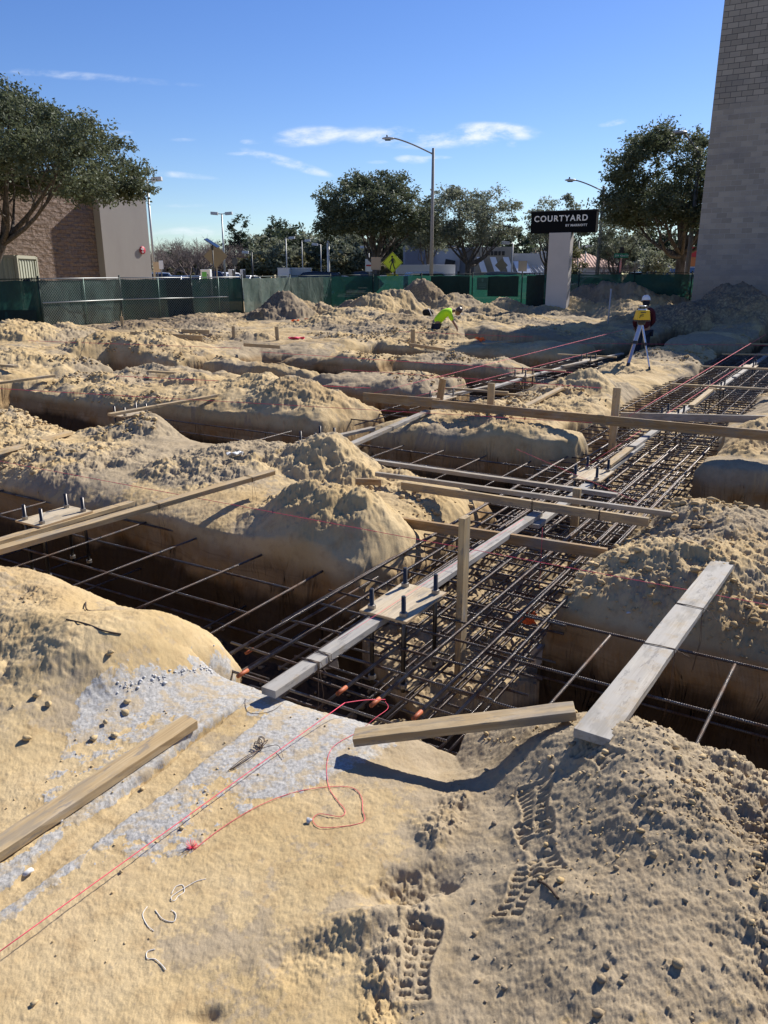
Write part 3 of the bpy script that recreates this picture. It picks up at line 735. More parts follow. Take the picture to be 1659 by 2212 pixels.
for (p, lab) in [(W(3.985, 5.735, .01), 'plywood bolt template at the far left, on the board under the long pale board'),
                 (W(7.80, 5.72, .0), 'plywood bolt template in the middle of the picture, half buried in sand'),
                 (W(7.93, 2.26, -.02), 'plywood bolt template under the crossing boards in the main trench'),
                 (W(11.85, 2.26, .02), 'bolt template just behind the brown batter board'),
                 (W(15.6, 2.26, -.01), 'third visible template of the main trench, with thin board behind'),
                 (W(19.4, 2.18, .02), 'farthest sunlit template of the main trench'),
                 (W(11.75, 6.0, .0), 'bolt template behind the leaning stake in the second trench'),
                 (W(15.1, 5.85, .03), 'bolt template in the middle of the second trench'),
                 (W(19.0, 5.72, .0), 'bolt template of the second trench nearest the tripod'),
                 (W(8.0, 9.35, -.02), 'template half hidden under the left middle board')]:
    dup(TPL, p, RU, lab)

# ------------------------------------------------------------------ reinforcement mats: one thing each, every bar a part
def bar_mesh(L, r=.0095, bend=None, n=8):
    a = MB(); a.tube([(0, 0, 0), (L, 0, 0)], r, n); return a
def make_mat(name, label, bars, grp='reinforcement mats in the trenches'):
    """bars: list of (a, b, r, painted)"""
    c = sum((Vector(x[0]) for x in bars), Vector()) / len(bars)
    root = empty('rebar_mat', c); tag(root, label, 'rebar mat', grp)
    for k, (a, b_, r, paint) in enumerate(bars):
        a = Vector(a); b_ = Vector(b_); M, L = frame(a, b_)
        o = bar_mesh(L, r, n=8 if a.y < 9 else 6).build('rebar', M_REBAR, root)
        o.matrix_basis = Matrix.Translation(a - c) @ M.to_4x4()
        if paint:
            q = MB().tube([(.0, 0, 0), (paint, 0, 0)], r + .0005, 8).build('painted_end', M_ORANGE, o)
    return root
rb = random.Random(4)
def jit(s): return rb.uniform(-s, s)
bars = []
# main trench, near half: long bars along it in pairs, cross bars over and under
TOPV = [2.93, 2.70, 2.50, 2.12, 1.90, 1.66, 1.50]
for k, vv in enumerate(TOPV):
    s0 = 2.86 + .04 * k + jit(.05)
    bars.append((U(s0, vv + jit(.015), -.135 - .01 * (k % 2)), U(10.6, vv + jit(.03), -.15), .0115, .085 if k in (1, 3, 4, 5) else 0))
    bars.append((U(s0 + rb.uniform(.5, 2.2), vv + .035, -.155), U(10.4, vv + .04 + jit(.02), -.165), .0085, 0))
for k, vv in enumerate([2.8, 2.58, 2.33, 2.0, 1.76, 1.57]): bars.append((U(3.4 + rb.uniform(0, 2.5), vv, -.31), U(10.3, vv + jit(.04), -.31), .0095, 0))
for k, vv in enumerate([2.9, 2.72, 2.45, 2.25, 2.02, 1.82, 1.6]):
    bars.append((U(2.95 + jit(.08), vv + jit(.02), -.46), U(10.5, vv + jit(.03), -.46), .0095, 0))
    bars.append((U(3.1 + rb.uniform(0, 1.5), vv + .04, -.455), U(9.5, vv + .03, -.455), .0095, 0))
uu_ = 2.93
while uu_ < 10.4:
    if uu_ > 4.5 and rb.random() < .5: bars.append((U(uu_ + .16, 2.98, -.33), U(uu_ + .16 + jit(.05), 1.45, -.33), .0085, 0))
    bars.append((U(uu_ + jit(.03), 3.02 + jit(.06), -.163), U(uu_ + jit(.03), 1.42 + jit(.05), -.163), .0085, 0))
    bars.append((U(uu_ + .1 + jit(.05), 3.0, -.485), U(uu_ + .1 + jit(.05), 1.45, -.485), .0085, 0))
    uu_ += .27 + jit(.03)
make_mat('m', 'two-layer rebar mat in the near half of the main trench, some bar ends painted orange', bars[:100])
if len(bars) > 100: make_mat('m', 'rest of the rebar mat of the near main trench, under the batter board', bars[100:])
bars = []
for k, vv in enumerate([3.3, 3.0, 2.7, 2.45, 2.05, 1.8, 1.55]):
    bars.append((U(9.9 + jit(.3), vv, -.15), U(24, vv + jit(.03), -.15), .011, 0)); bars.append((U(10 + jit(.3), vv + .05, -.46), U(24, vv + jit(.03), -.46), .011, 0))
uu_ = 10.5
while uu_ < 24 and len(bars) < 99:
    bars.append((U(uu_, 3.45, -.163), U(uu_ + jit(.04), 1.42, -.163), .0105, 0))
    if uu_ < 18: bars.append((U(uu_ + .12, 3.4, -.44), U(uu_ + .12, 1.45, -.44), .0105, 0))
    uu_ += .28 + jit(.02)
make_mat('m', 'rebar mat in the far half of the main trench, behind the batter board', bars)
bars = []
for uu_ in (3.32, 3.72, 4.22, 4.74):
    bars.append((U(uu_, 3.35, -.235 + jit(.01)), U(uu_ + jit(.05), 11.0, -.235), .0095, 0))
    bars.append((U(uu_, 3.2, -.70), U(uu_, 11.0, -.70), .0095, 0))
vv = 2.95
k = 0
while vv < 10:
    bars.append((U(3.22 + jit(.06), vv, -.215), U(4.70 + jit(.08), vv + jit(.06), -.215), .0095, .07 if k == 0 else 0))
    bars.append((U(3.2, vv + .1, -.68), U(4.75, vv + .1, -.68), .0085, 0)); vv += .37 if k == 0 else .72; k += 1
make_mat('m', 'open rebar mat in the near cross trench, left of the main trench', bars)
bars = []
for uu_ in (3.45, 3.95, 4.6):
    bars.append((U(uu_, 1.75, -.19), U(uu_ + jit(.03), -2.4, -.20), .0095, 0)); bars.append((U(uu_, 1.6, -.62), U(uu_, -2.4, -.62), .0085, 0))
for vv in (1.15, .42, -.3, -1.0): bars.append((U(3.25, vv, -.175), U(4.55, vv - .05, -.18), .0095, 0))
make_mat('m', 'sparse rebar mat in the near cross trench, under the wide bleached plank', bars)
bars = []
for uu_ in (7.5, 8.1, 8.7): bars.append((U(uu_, 2.9, -.22), U(uu_, 9.5, -.22), .010, 0))
for vv in (3.3, 3.9, 4.5, 5.1, 6.3, 7.0): bars.append((U(7.35, vv, -.2), U(8.9, vv, -.2), .010, 0))
make_mat('m', 'rebar mat in the middle cross trench beside the half-buried template', bars)
bars = []
for vv in (5.45, 5.75, 6.25, 6.6): bars.append((U(9.6, vv + .1, -.16), U(22, vv, -.16), .011, 0))
uu_ = 9.9
while uu_ < 20: bars.append((U(uu_, 6.75, -.14), U(uu_ + jit(.1), 5.4, -.14), .011, 0)); uu_ += .62
make_mat('m', 'rebar mat in the second trench, left of the ridge', bars)
# concrete spacer, marker flags
def spacer(p, rz, lab):
    a = MB(); a.add([(-.055, -.045, 0), (.055, -.045, 0), (.055, .045, 0), (-.055, .045, 0), (-.04, -.035, .13), (.04, -.035, .13), (.04, .035, .13), (-.04, .035, .13)], [(3, 2, 1, 0), (4, 5, 6, 7), (0, 1, 5, 4), (1, 2, 6, 5), (2, 3, 7, 6), (3, 0, 4, 7)])
    o = a.build('concrete_spacer', mat('spacer_concrete', color=(.42, .38, .33), rough=.9) if 'spacer_concrete' not in bpy.data.materials else bpy.data.materials['spacer_concrete'], None, bevel=.004)
    o.location = p; o.rotation_euler = (0, 0, rz); return tag(o, lab, 'spacer block', 'concrete spacer blocks')
spacer(W(4.75, 1.62, -.60), .4, 'concrete spacer block under the bars beside the orange flag'); spacer(W(3.98, 2.86, -.62), .2, 'concrete spacer block left of the nearest template')
def cloth(name, w_, h_, m, lab, p, rz, tilt=0, fold=.02, cat='flag', group=None):
    n = 9; vs = []; fs = []
    for i in range(n):
        for j in range(n):
            x = (i / (n - 1) - .5) * w_; z = (j / (n - 1)) * h_
            vs.append((x + fold * .4 * math.sin(j * 1.3), fold * math.sin(i * 1.1 + j * .7) * (1 - j / n * .6), z))
    for i in range(n - 1):
        for j in range(n - 1): fs.append((i * n + j, i * n + j + 1, (i + 1) * n + j + 1, (i + 1) * n + j))
    a = MB().add(vs, fs, True); o = a.build(name, m)
    md = o.modifiers.new('thick', 'SOLIDIFY'); md.thickness = .002
    o.location = p; o.rotation_euler = (tilt, 0, rz); return tag(o, lab, cat, group)
cloth('marker_flag', .13, .11, M_FLAG, 'orange-red plastic flag hanging from the bars in the main trench', W(4.95, 1.80, -.43), -.3, .15)
for (px, py, lab) in [(450, 686, 'orange ribbon on the dark soil at the fence foot, left'), (668, 683, 'orange ribbon on the dark soil right of the first ribbon'), (637, 697, 'small pink-orange ribbon low between the stakes and fence'), (1040, 737, 'pink ribbon on the sand far right of the stakes')]:
    g = on(px, py); cloth('ribbon', .32, .14, M_FLAG, lab, g + Vector((0, 0, .03)), random.uniform(-1, 1), .9, .06, 'ribbon', 'orange ribbons on the ground')
g = on(640, 733); cloth('ribbon', .5, .12, M_PINK, 'faded pink ribbon on the pale sand in the distance', g + Vector((0, 0, .03)), .2, 1.2, .06, 'ribbon', 'orange ribbons on the ground')

# ------------------------------------------------------------------ mason lines
def curve_pts(P, n=12):
    """Catmull-Rom"""
    P = [Vector(p) for p in P]; out = []
    Q = [P[0]] + P + [P[-1]]
    for i in range(1, len(Q) - 2):
        for k in range(n):
            s_ = k / n; a, b_, c, d = Q[i - 1:i + 3]
            out.append(.5 * ((2 * b_) + (c - a) * s_ + (2 * a - 5 * b_ + 4 * c - d) * s_ ** 2 + (3 * b_ - a - 3 * c + d) * s_ ** 3))
    out.append(P[-1]); return out
def line(pts, r, lab, m=None, name='mason_line', cat='string', group='pink mason lines'):
    a = MB(); a.tube(pts, r, 5); return tag(a.build(name, m or M_PINK), lab, cat, group)
def straight(a, b_, r0, r1, lab):
    n = 10; a = Vector(a); b_ = Vector(b_); a_ = MB()
    a_.tube([a.lerp(b_, k / n) for k in range(n + 1)], [r0 + (r1 - r0) * k / n for k in range(n + 1)], 5)
    return tag(a_.build('mason_line', M_PINK), lab, 'string', 'pink mason lines')
straight(at(-60, 2098, .045), at(745, 1518, .0), .0018, .0018, 'taut pink line low over the grey-stained sand at lower left')
line(curve_pts([at(745, 1518, .0), at(790, 1512, -.04), at(832, 1511, -.10)], 6), .0018, 'end of the taut pink line tied to an orange bar end')
loose = [(832, 1515, -.1), (838, 1530, -.03), (812, 1550, .0), (775, 1580, .01), (722, 1612, .012), (706, 1650, .012), (710, 1700, .012), (728, 1730, .012), (745, 1752, .012), (735, 1766, .012), (690, 1760, .012), (676, 1775, .012), (700, 1790, .012), (782, 1779, .012),
         (783, 1750, .03), (780, 1722, .03), (760, 1703, .02), (712, 1701, .02), (640, 1712, .012), (560, 1742, .012), (480, 1790, .012), (418, 1838, .012)]
def lay(L, r): return [on(x, y, 0, r + .001) if z > 0.005 else at(x, y, z) for x, y, z in L]
line(curve_pts(lay(loose, .003), 6), .0012, 'loose pink line curling over the sand in a loop below the short board')
a_ = MB(); g = on(414, 1832)
for k in range(26):
    q = random.uniform(0, 6.28); a_.tube([g, g + Vector((math.cos(q) * .02, math.sin(q) * .02, random.uniform(.003, .03)))], .0010, 3)
tag(a_.build('frayed_end', M_PINK), 'frayed end tuft of the loose pink line', 'string', 'pink mason lines')
straight(at(-60, 985, .14), at(1720, 1318, .14), .0024, .0020, 'pink line across the whole picture in front of the bolt template post')
straight(at(-60, 836, .22), at(1720, 938, .22), .0040, .0028, 'pink line along the middle cross trench, under the batter board')
straight(at(808, 849, .27), at(1345, 713, .5), .0026, .0048, 'pink line rising from the batter board to the far shade')
straight(at(1358, 899, .33), at(1655, 722, .42), .0026, .0050, 'pink line from the batter board along the main trench')
straight(W(7.9, 2.32, .07), W(22, 2.25, .10), .0016, .0045, 'pink line low above the planks of the main trench')
straight(W(7.0, 1.55, .02), W(8.4, 3.3, .05), .0016, .0016, 'short pink line crossing the bars near the second template')
straight(W(5.6, 1.95, .10), W(5.62, 1.95, -.42), .0016, .0016, 'pink line end hanging down into the main trench')
straight(W(3.2, 2.24, .072), W(5.95, 2.24, .03), .0012, .0012, 'white-pink line lying along the nearest plank')
straight(W(11.0, 6.3, .05), W(21, 5.9, .10), .0026, .0045, 'pink line low above the planks of the second trench')
for (a, b_, z_, lab) in [((60, 736), (520, 752), .3, 'distant pink line in front of the left hummocks'), ((250, 812), (800, 838), .15, 'distant pink line over the left ridge'), ((560, 760), (1260, 806), .22, 'distant pink line past the single far stake'),
                         ((740, 798), (1300, 838), .2, 'distant pink line beyond the second trench'), ((860, 716), (1150, 728), .25, 'short distant pink line below the crouching worker'), ((1230, 741), (1659, 746), .15, 'pink line in the building shade')]:
    straight(at(*a, z_), at(*b_, z_), .0045, .0045, lab)
# scraps on the sand
def scrap(pts, r, m, lab, name='wire_scrap', cat='wire', group='wire and cord scraps on the sand', n=7):
    return line(curve_pts([on(x, y, .05, r + .001 + (q[0] if q else 0)) for x, y, *q in pts], n), r, lab, m, name, cat, group)
rs = random.Random(3); a_ = MB()
g = on(562, 1622)
for k in range(6):
    pts = [g + Vector((rs.gauss(0, .006), rs.gauss(0, .006), .01))]
    d = Vector((rs.uniform(-.03, .02), rs.uniform(.02, .08), .02))
    pts += [g + d * .6 + Vector((.012, 0, .012)), g + d + Vector((rs.gauss(0, .01), 0, .004)), g + d * .5 - Vector((.012, 0, 0)), g + Vector((rs.gauss(0, .005), rs.gauss(0, .005), .004))]
    a_.tube(curve_pts(pts, 5), .0016, 4)
for k in range(3):
    e = on(492 + 5 * k, 1668 - 2 * k, .0, .006); a_.tube(curve_pts([g + Vector((0, 0, .01)), g.lerp(e, .5) + Vector((.01 * k, 0, .015)), e], 5), .0016, 4)
e = on(612, 1640, 0, .006); a_.tube(curve_pts([g + Vector((0, 0, .01)), on(600, 1618, 0, .02), e], 6), .0014, 4)
tag(a_.build('wire_bundle', M_WIRE), 'tangled bundle of rusty tie wire on the grey-stained sand', 'wire bundle')
scrap([(545, 1480), (530, 1510), (535, 1535), (560, 1540), (590, 1532), (610, 1515)], .0013, M_WIRE, 'thin wire loop beside the end of the nearest plank')
scrap([(370, 1930), (380, 1915), (395, 1912), (398, 1925), (385, 1935), (376, 1945), (372, 1935), (420, 1905), (445, 1898)], .0013, M_WHITECORD, 'white cord scrap with small loop, topmost of the cord bits')
scrap([(318, 1958), (308, 1975), (318, 1998), (332, 2010)], .0013, M_WHITECORD, 'white cord bit curved like a bracket')
scrap([(335, 1965), (352, 1985), (375, 1990), (380, 1975), (370, 1965)], .0013, M_WHITECORD, 'white cord bit right of the bracket-shaped one')
scrap([(335, 2050), (318, 2055), (318, 2070), (335, 2072), (350, 2085), (358, 2095)], .0014, M_WHITECORD, 'white cord bit shaped like an S, lowest on the sand')
for (p, lab) in [([(145, 1352), (190, 1360), (225, 1368), (262, 1372)], 'dark root lying on the left sand bank'), ([(186, 1310), (190, 1330), (215, 1325), (240, 1322)], 'small dark root curl above the larger root'),
                 ([(1155, 1905), (1180, 1922), (1205, 1950)], 'thin twig on the footprint mound')]:
    scrap(p, .0045, mat('root', color=(.07, .045, .03), rough=.9) if 'root' not in bpy.data.materials else bpy.data.materials['root'], lab, 'root', 'root', 'roots and twigs on the sand')
# ------------------------------------------------------------------ clods and stones
def lump_mesh(seed, sub=2):
    bm = bmesh.new(); bmesh.ops.create_icosphere(bm, subdivisions=sub, radius=1.0); rg = random.Random(seed)
    ax = [Vector((rg.gauss(0, 1), rg.gauss(0, 1), rg.gauss(0, 1))).normalized() for _ in range(9)]; th = [rg.uniform(.38, .85) for _ in ax]
    for v_ in bm.verts:
        p = v_.co.copy()
        for a_, h_ in zip(ax, th):
            q = p.dot(a_)
            if q > h_: p -= a_ * (q - h_) * .9
        v_.co = p * (1 + rg.uniform(-.06, .06)); v_.co.z *= .66
    V = np.array([v_.co[:] for v_ in bm.verts]); F = np.array([[x.index for x in f.verts] for f in bm.faces]); bm.free(); return V, F
LUMPS1 = [lump_mesh(k, 1) for k in range(6)]; LUMPS2 = [lump_mesh(k + 20, 2) for k in range(6)]
def scatter(name, label, pts, sizes, m, lumps, cat=None, sink=.25):
    Vs = []; Fs = []; off = 0; rg = np.random.default_rng(5)
    for p, s_ in zip(pts, sizes):
        V, F = lumps[rg.integers(len(lumps))]; a = rg.random() * 6.28; c, s2 = math.cos(a), math.sin(a)
        V = V * s_ * (1 + .3 * (rg.random(3) - .5)); V = np.stack([V[:, 0] * c - V[:, 1] * s2, V[:, 0] * s2 + V[:, 1] * c, V[:, 2]], 1)
        Vs.append(V + np.array([p[0], p[1], p[2] + s_ * (.55 - sink)])); Fs.append(F + off); off += len(V)
    o = mesh_np(name, np.concatenate(Vs), np.concatenate(Fs), m, smooth=False); tag(o, label, cat, None, 'stuff'); return o
def clodmat(t, b):
    P = t.pos(); n = t.noise(P, 5, 4, .6); n2 = t.noise(P, 90, 4, .7)
    c = t.mix(t.ramp(n, .40, .62), (.36, .275, .165), (.25, .205, .15))
    c = t.mix(t.math('MULTIPLY', t.ramp(n2, .4, .7), .4), c, (.25, .18, .11))
    t.put(b.inputs['Base Color'], c); b.inputs['Roughness'].default_value = .95; b.inputs['Specular IOR Level'].default_value = .1
    t.put(b.inputs['Normal'], t.bump(n2, .7, .006))
M_CLOD = mat('soil_clods', clodmat)
rg = np.random.default_rng(9)
def sample(n, fy, fx, smin, smax, keep):
    y = fy(rg.random(n)); x = fx(rg.random(n), y); return x, y
N = 60000
y = 1.0 + 27.0 * rg.random(N) ** 1.7; x = (rg.random(N) * 2 - 1) * (.56 * y + .6)
zz, gr_, gy_, dk_, ins_, _ = ground(x, y, True)
h2 = ground(x + .04, y + .03)
u_ = x * math.sin(TH) + y * math.cos(TH); v_ = -x * math.cos(TH) + y * math.sin(TH)
lumpm = sst(-.1, .9, S(TL, u_, v_, 7.0, .9, .1, .6) + .4 * S(TB, u_, v_, 2.2, .2))
loc = sst(-.2, .9, S(TA, x, y, 2.1, .3) + .3)
nearm = np.where(y < 3.3, np.where((x > .15), .10 + .9 * sst(.5, 1.2, x) * sst(2.9, 2.0, y) + .6 * sst(1.5, 1.1, y), .05 + .95 * sst(.32, .05, np.abs(x - .02 - .3 * (y - 1.6))) * sst(2.45, 2.1, y)), lumpm)
ok = (rg.random(N) < nearm * loc) & (ins_ < .02)
x, y, zz = x[ok], y[ok], zz[ok]
s_ = (.0028 + .0019 * y) * (1 + 2.8 * rg.random(len(x)) ** 9) * np.where(y < 3.4, .75, 1.0) ; s_ = np.minimum(s_, .05)
scatter('soil_clods', 'crumbs and clods of soil scattered over the broken ground', np.stack([x, y, zz], 1), s_, M_SOIL, LUMPS1)
N = 5200; y = 1.05 + 1.75 * rg.random(N); x = .25 + 1.6 * rg.random(N)
zz, _, _, dk_, ins_, _ = ground(x, y, True); ok = (rg.random(N) < .08 + 1.9 * dk_) & (ins_ < .02); x, y, zz = x[ok], y[ok], zz[ok]
scatter('mound_chunks', 'angular chunks of grey-brown soil on the rough face of the near mound', np.stack([x, y, zz], 1), .004 + .017 * rg.random(len(x)) ** 4.5, M_CLOD, LUMPS1, sink=.35)
# loose lumps on the trench floor and slumped against the banks
N = 9000; y = 3.4 + 9 * rg.random(N); x = (rg.random(N) * 2 - 1) * (.5 * y + .3)
zz, _, _, _, ins_, _ = ground(x, y, True); ok = (ins_ > .9) & (rg.random(N) < .5); x, y, zz = x[ok], y[ok], zz[ok]
scatter('trench_rubble', 'lumps of sand fallen on the trench floors', np.stack([x, y, zz], 1), .008 + .03 * rg.random(len(x)) ** 3, M_CLOD, LUMPS1)
# grey grout crumbs along the edge of the stained strip
pts = []; sz = []
for k in range(520):
    q = rg.random(); px = 255 + 400 * q + rg.normal() * 8; py = 1492 - 95 * q ** .8 + 55 * max(0, q - .45) * 2.0 + rg.normal() * 7
    p = on(px, py) if k < 130 else None
    if p is None: continue
    pts.append(p[:]); sz.append(.004 + .008 * rg.random() ** 2)
M_GROUT = mat('grey_grout', color=(.55, .54, .52), rough=.95)
scatter('grout_crumbs', 'grey crumbs of grout along the foot of the left bank', pts, sz, M_GROUT, LUMPS1)
for k, (px, py, s_, mm, lab) in enumerate([(62, 1888, .028, M_GROUT, 'pale grey stone in the groove at lower left'), (668, 1775, .020, M_GROUT, 'grey stone touching the loop of pink line'), (357, 1477, .018, M_GROUT, 'grey stone on the stained sand above the yellow board'),
                                    (132, 1774, .016, M_GROUT, 'small grey stone in the groove above the pale one'), (28, 1528, .018, M_CLOD, 'small dark clod at the left edge of the picture'), (262, 1886, .017, M_CLOD, 'brown clod alone on the sand below the taut line'),
                                    (243, 1930, .012, M_CLOD, 'small clod below the lone brown clod'), (240, 1415, .05, M_CLOD, 'largest tan lump at the foot of the left bank'), (276, 1520, .04, M_CLOD, 'tan lump right of the crumbly patch at left'), (82, 1505, .05, M_CLOD, 'broken tan lump of the crumbly patch at left'),
                                    (105, 1525, .04, M_CLOD, 'second broken lump of the crumbly patch at left'), (228, 1565, .035, M_CLOD, 'tan lump between the crumbly patch and the board'), (1340, 1508, .022, M_GROUT, 'dark grey stone on the crest beside the bleached plank'),
                                    (245, 1590, .03, M_CLOD, 'flat tan lump above the yellow board'), (60, 1600, .045, M_CLOD, 'tan lump at the left edge above the yellow board')]):
    V, F = LUMPS2[k % 6]; o = mesh_np('stone' if mm is M_GROUT else 'soil_lump', V * s_ * (.5 if mm is M_CLOD else .8), F, M_SOIL if mm is M_CLOD else mm); g = on(px, py); o.location = (g.x, g.y, g.z + s_ * .35); o.rotation_euler = (0, 0, k)
    tag(o, lab, 'stone' if mm is M_GROUT else 'soil lump', 'single stones and lumps on the sand')
# ================================================================== beyond the excavation
LOT = .42                  # street level lies a little above the site
def sheet(name, pts, z, m, label):
    a = MB().add([(x, y, z) for x, y in pts], [tuple(range(len(pts)))]); return tag(a.build(name, m), label, None, None, 'structure')
def asphalt(t, b):
    P = t.pos(); n = t.noise(P, .35, 4, .6); n2 = t.noise(P, 60, 3, .7)
    t.put(b.inputs['Base Color'], t.mix(t.ramp(n, .35, .7), t.mix(n2, (.035, .036, .038), (.075, .075, .075)), (.085, .083, .08))); b.inputs['Roughness'].default_value = .9
M_ASPH = mat('asphalt', asphalt)
def grassm(t, b):
    P = t.pos(); n = t.noise(P, 1.2, 5, .65)
    t.put(b.inputs['Base Color'], t.mix(t.ramp(n, .35, .65), (.07, .085, .03), (.17, .14, .07))); b.inputs['Roughness'].default_value = .95
    t.put(b.inputs['Normal'], t.bump(t.noise(P, 30, 4, .7), .8, .05))
M_GRASS = mat('winter_grass', grassm)
sheet('verge', [(-60, 54), (60, 54), (60, 57), (-60, 57)], LOT + .03, M_GRASS, 'strip of winter grass between site and street')
sheet('street', [(-90, 57), (90, 57), (90, 66), (-90, 66)], LOT + .01, M_ASPH, 'asphalt street beyond the fence')
sheet('parking_lot', [(-120, 69), (120, 69), (120, 140), (-120, 140)], LOT + .01, M_ASPH, 'parking lot asphalt on the far side of the street')
sheet('verge', [(-90, 66), (90, 66), (90, 69), (-90, 69)], LOT + .08, M_GRASS, 'strip of grass between street and parking lot')

# ------------------------------------------------------------------ block wall building on the right
def cmu(t, b):
    o = t.obj(); s_ = t.sep(o); z = s_[2]
    cb = t.node('ShaderNodeCombineXYZ'); t.put(cb.inputs[0], t.math('ADD', s_[0], s_[1])); t.put(cb.inputs[1], z)
    br = t.node('ShaderNodeTexBrick'); t.put(br.inputs['Vector'], cb.outputs[0])
    br.inputs['Scale'].default_value = 1.0; br.inputs['Brick Width'].default_value = .44; br.inputs['Row Height'].default_value = .218
    br.inputs['Mortar Size'].default_value = .011; br.inputs['Mortar Smooth'].default_value = .3; br.offset = .5
    br.inputs['Color1'].default_value = (.40, .345, .29, 1); br.inputs['Color2'].default_value = (.27, .235, .20, 1)
    high = t.ramp(t.math('ADD', z, t.math('MULTIPLY', t.noise(o, .4, 2), 1.2)), 9.3, 9.7)
    mort = t.mix(high, (.43, .39, .365), (.085, .08, .08)); t.put(br.inputs['Mortar'], mort)
    n = t.noise(t.map(o, (.5, .5, 1.4)), .9, 5, .6)
    c = t.mix(t.math('MULTIPLY', t.ramp(n, .45, .7), .5), br.outputs[0], (.21, .195, .195))
    low = t.math('MULTIPLY', t.ramp(t.math('ADD', z, t.math('MULTIPLY', t.noise(o, .5, 3), 3.0)), 5.6, 2.8), .55)
    c = t.mix(low, c, (.20, .195, .215))
    c = t.mix(t.math('MULTIPLY', t.ramp(t.noise(o, 3.0, 5, .7), .5, .8), .3), c, (.40, .36, .33))
    c = t.mix(t.math('MULTIPLY', t.ramp(z, 2.3, 1.2), .35), c, (.42, .30, .17))
    t.put(b.inputs['Base Color'], c); b.inputs['Roughness'].default_value = .92
    t.put(b.inputs['Normal'], t.bump(t.math('ADD', t.math('MULTIPLY', br.outputs[1], -1.0), t.math('MULTIPLY', t.noise(o, 30, 3), .3)), .8, .012))
M_CMU = mat('concrete_block', cmu)
M_CAP = mat('metal_coping', color=(.55, .56, .58), rough=.5, metal=.4)
bc = atY(1494, 640, 37.0); bc.z = 0
bld = empty('block_building', bc, -TH)      # local +X runs to the right along the wall, local +Y away
tag(bld, 'tall unpainted grey concrete block wall of the building at the right edge', 'building')
HW = 13.5
MB().box((8.0, 6.0, HW / 2), (16.0, 12.0, HW)).build('block_wall', M_CMU, bld)
MB().box((8.0, 6.0, HW + .06), (16.06, 12.06, .12)).build('coping', M_CAP, bld)

# ------------------------------------------------------------------ store on the left with split-face wall and stucco pier
def split(t, b):
    o = t.obj(); s_ = t.sep(o); cb = t.node('ShaderNodeCombineXYZ'); t.put(cb.inputs[0], t.math('ADD', s_[0], t.math('MULTIPLY', t.noise(o, 3, 2), .08))); t.put(cb.inputs[1], s_[2])
    br = t.node('ShaderNodeTexBrick'); t.put(br.inputs['Vector'], cb.outputs[0]); br.inputs['Scale'].default_value = 1
    br.inputs['Brick Width'].default_value = .40; br.inputs['Row Height'].default_value = .2; br.inputs['Mortar Size'].default_value = .012
    br.inputs['Color1'].default_value = (.52, .37, .285, 1); br.inputs['Color2'].default_value = (.42, .295, .225, 1); br.inputs['Mortar'].default_value = (.30, .21, .165, 1)
    n = t.noise(t.map(o, (1, 1, 1.7)), 4.5, 5, .7); v_ = t.vor(t.map(o, (3.2, 3.2, 5.5)), 1.0)
    t.put(b.inputs['Base Color'], t.mix(t.math('MULTIPLY', t.ramp(n, .4, .7), .4), br.outputs[0], (.56, .42, .33))); b.inputs['Roughness'].default_value = .95
    h = t.math('ADD', t.math('ADD', t.math('MULTIPLY', n, 1.2), t.math('MULTIPLY', v_, .9)), t.math('MULTIPLY', br.outputs[1], -.5))
    t.put(b.inputs['Normal'], t.bump(h, 1.0, .5))
def stucco(t, b):
    o = t.obj(); n = t.noise(t.map(o, (1, 1, .35)), .8, 4, .6)
    t.put(b.inputs['Base Color'], t.mix(t.ramp(n, .3, .75), (.40, .365, .325), (.36, .325, .29))); b.inputs['Roughness'].default_value = .9
    t.put(b.inputs['Normal'], t.bump(t.noise(o, 60, 3, .7), .3, .01))
M_SPLIT = mat('split_face_block', split); M_STUC = mat('beige_stucco', stucco)
st = empty('store', W(29.6, 36, 0), R(90) - TH); tag(st, 'brown split-face store wall with beige stucco pier behind the big oak', 'store')   # local X along the wall, local Y away (to +v)
MB().box((-12, 6.0, 3.3), (24, 12, 6.2)).build('stone_wall', M_SPLIT, st)
MB().box((-12.0, -.08, .3), (24, .3, .5)).build('base_course', mat('base_course', color=(.27, .19, .145), rough=.9), st)
MB().box((-12, 6.0, 6.5), (24.1, 12.3, .22)).build('parapet_cap', M_STUC, st)
MB().box((1.62, 5.75, 3.05), (3.24, 12.5, 6.2)).build('stucco_pier', M_STUC, st)
sg = empty('security_sign', W(32.25, 35.46, 2.0 + (592 - 543) / 1757 * 46.2), R(90) - TH)
tag(sg, 'round red security camera sign on the stucco pier', 'sign')
MX = Matrix.Rotation(R(90), 4, 'X')
MB().lathe([(0, .02), (.215, .02), (.215, 0), (0, 0)], 28, (0, 0, 0), MX).build('disc', mat('sign_red', color=(.36, .015, .035), rough=.6), sg)
M_SIGNW = mat('sign_white', color=(.8, .8, .8), rough=.5)
a = MB(); a.box((0, -.026, .05), (.17, .006, .055), Matrix.Rotation(R(8), 3, 'Y')); a.box((-.10, -.026, .08), (.045, .006, .04)); a.box((.0, -.026, -.015), (.025, .006, .07)); a.box((0, -.026, -.085), (.16, .006, .028)); a.box((0, -.026, -.135), (.10, .006, .024)); a.build('camera_symbol', M_SIGNW, sg)
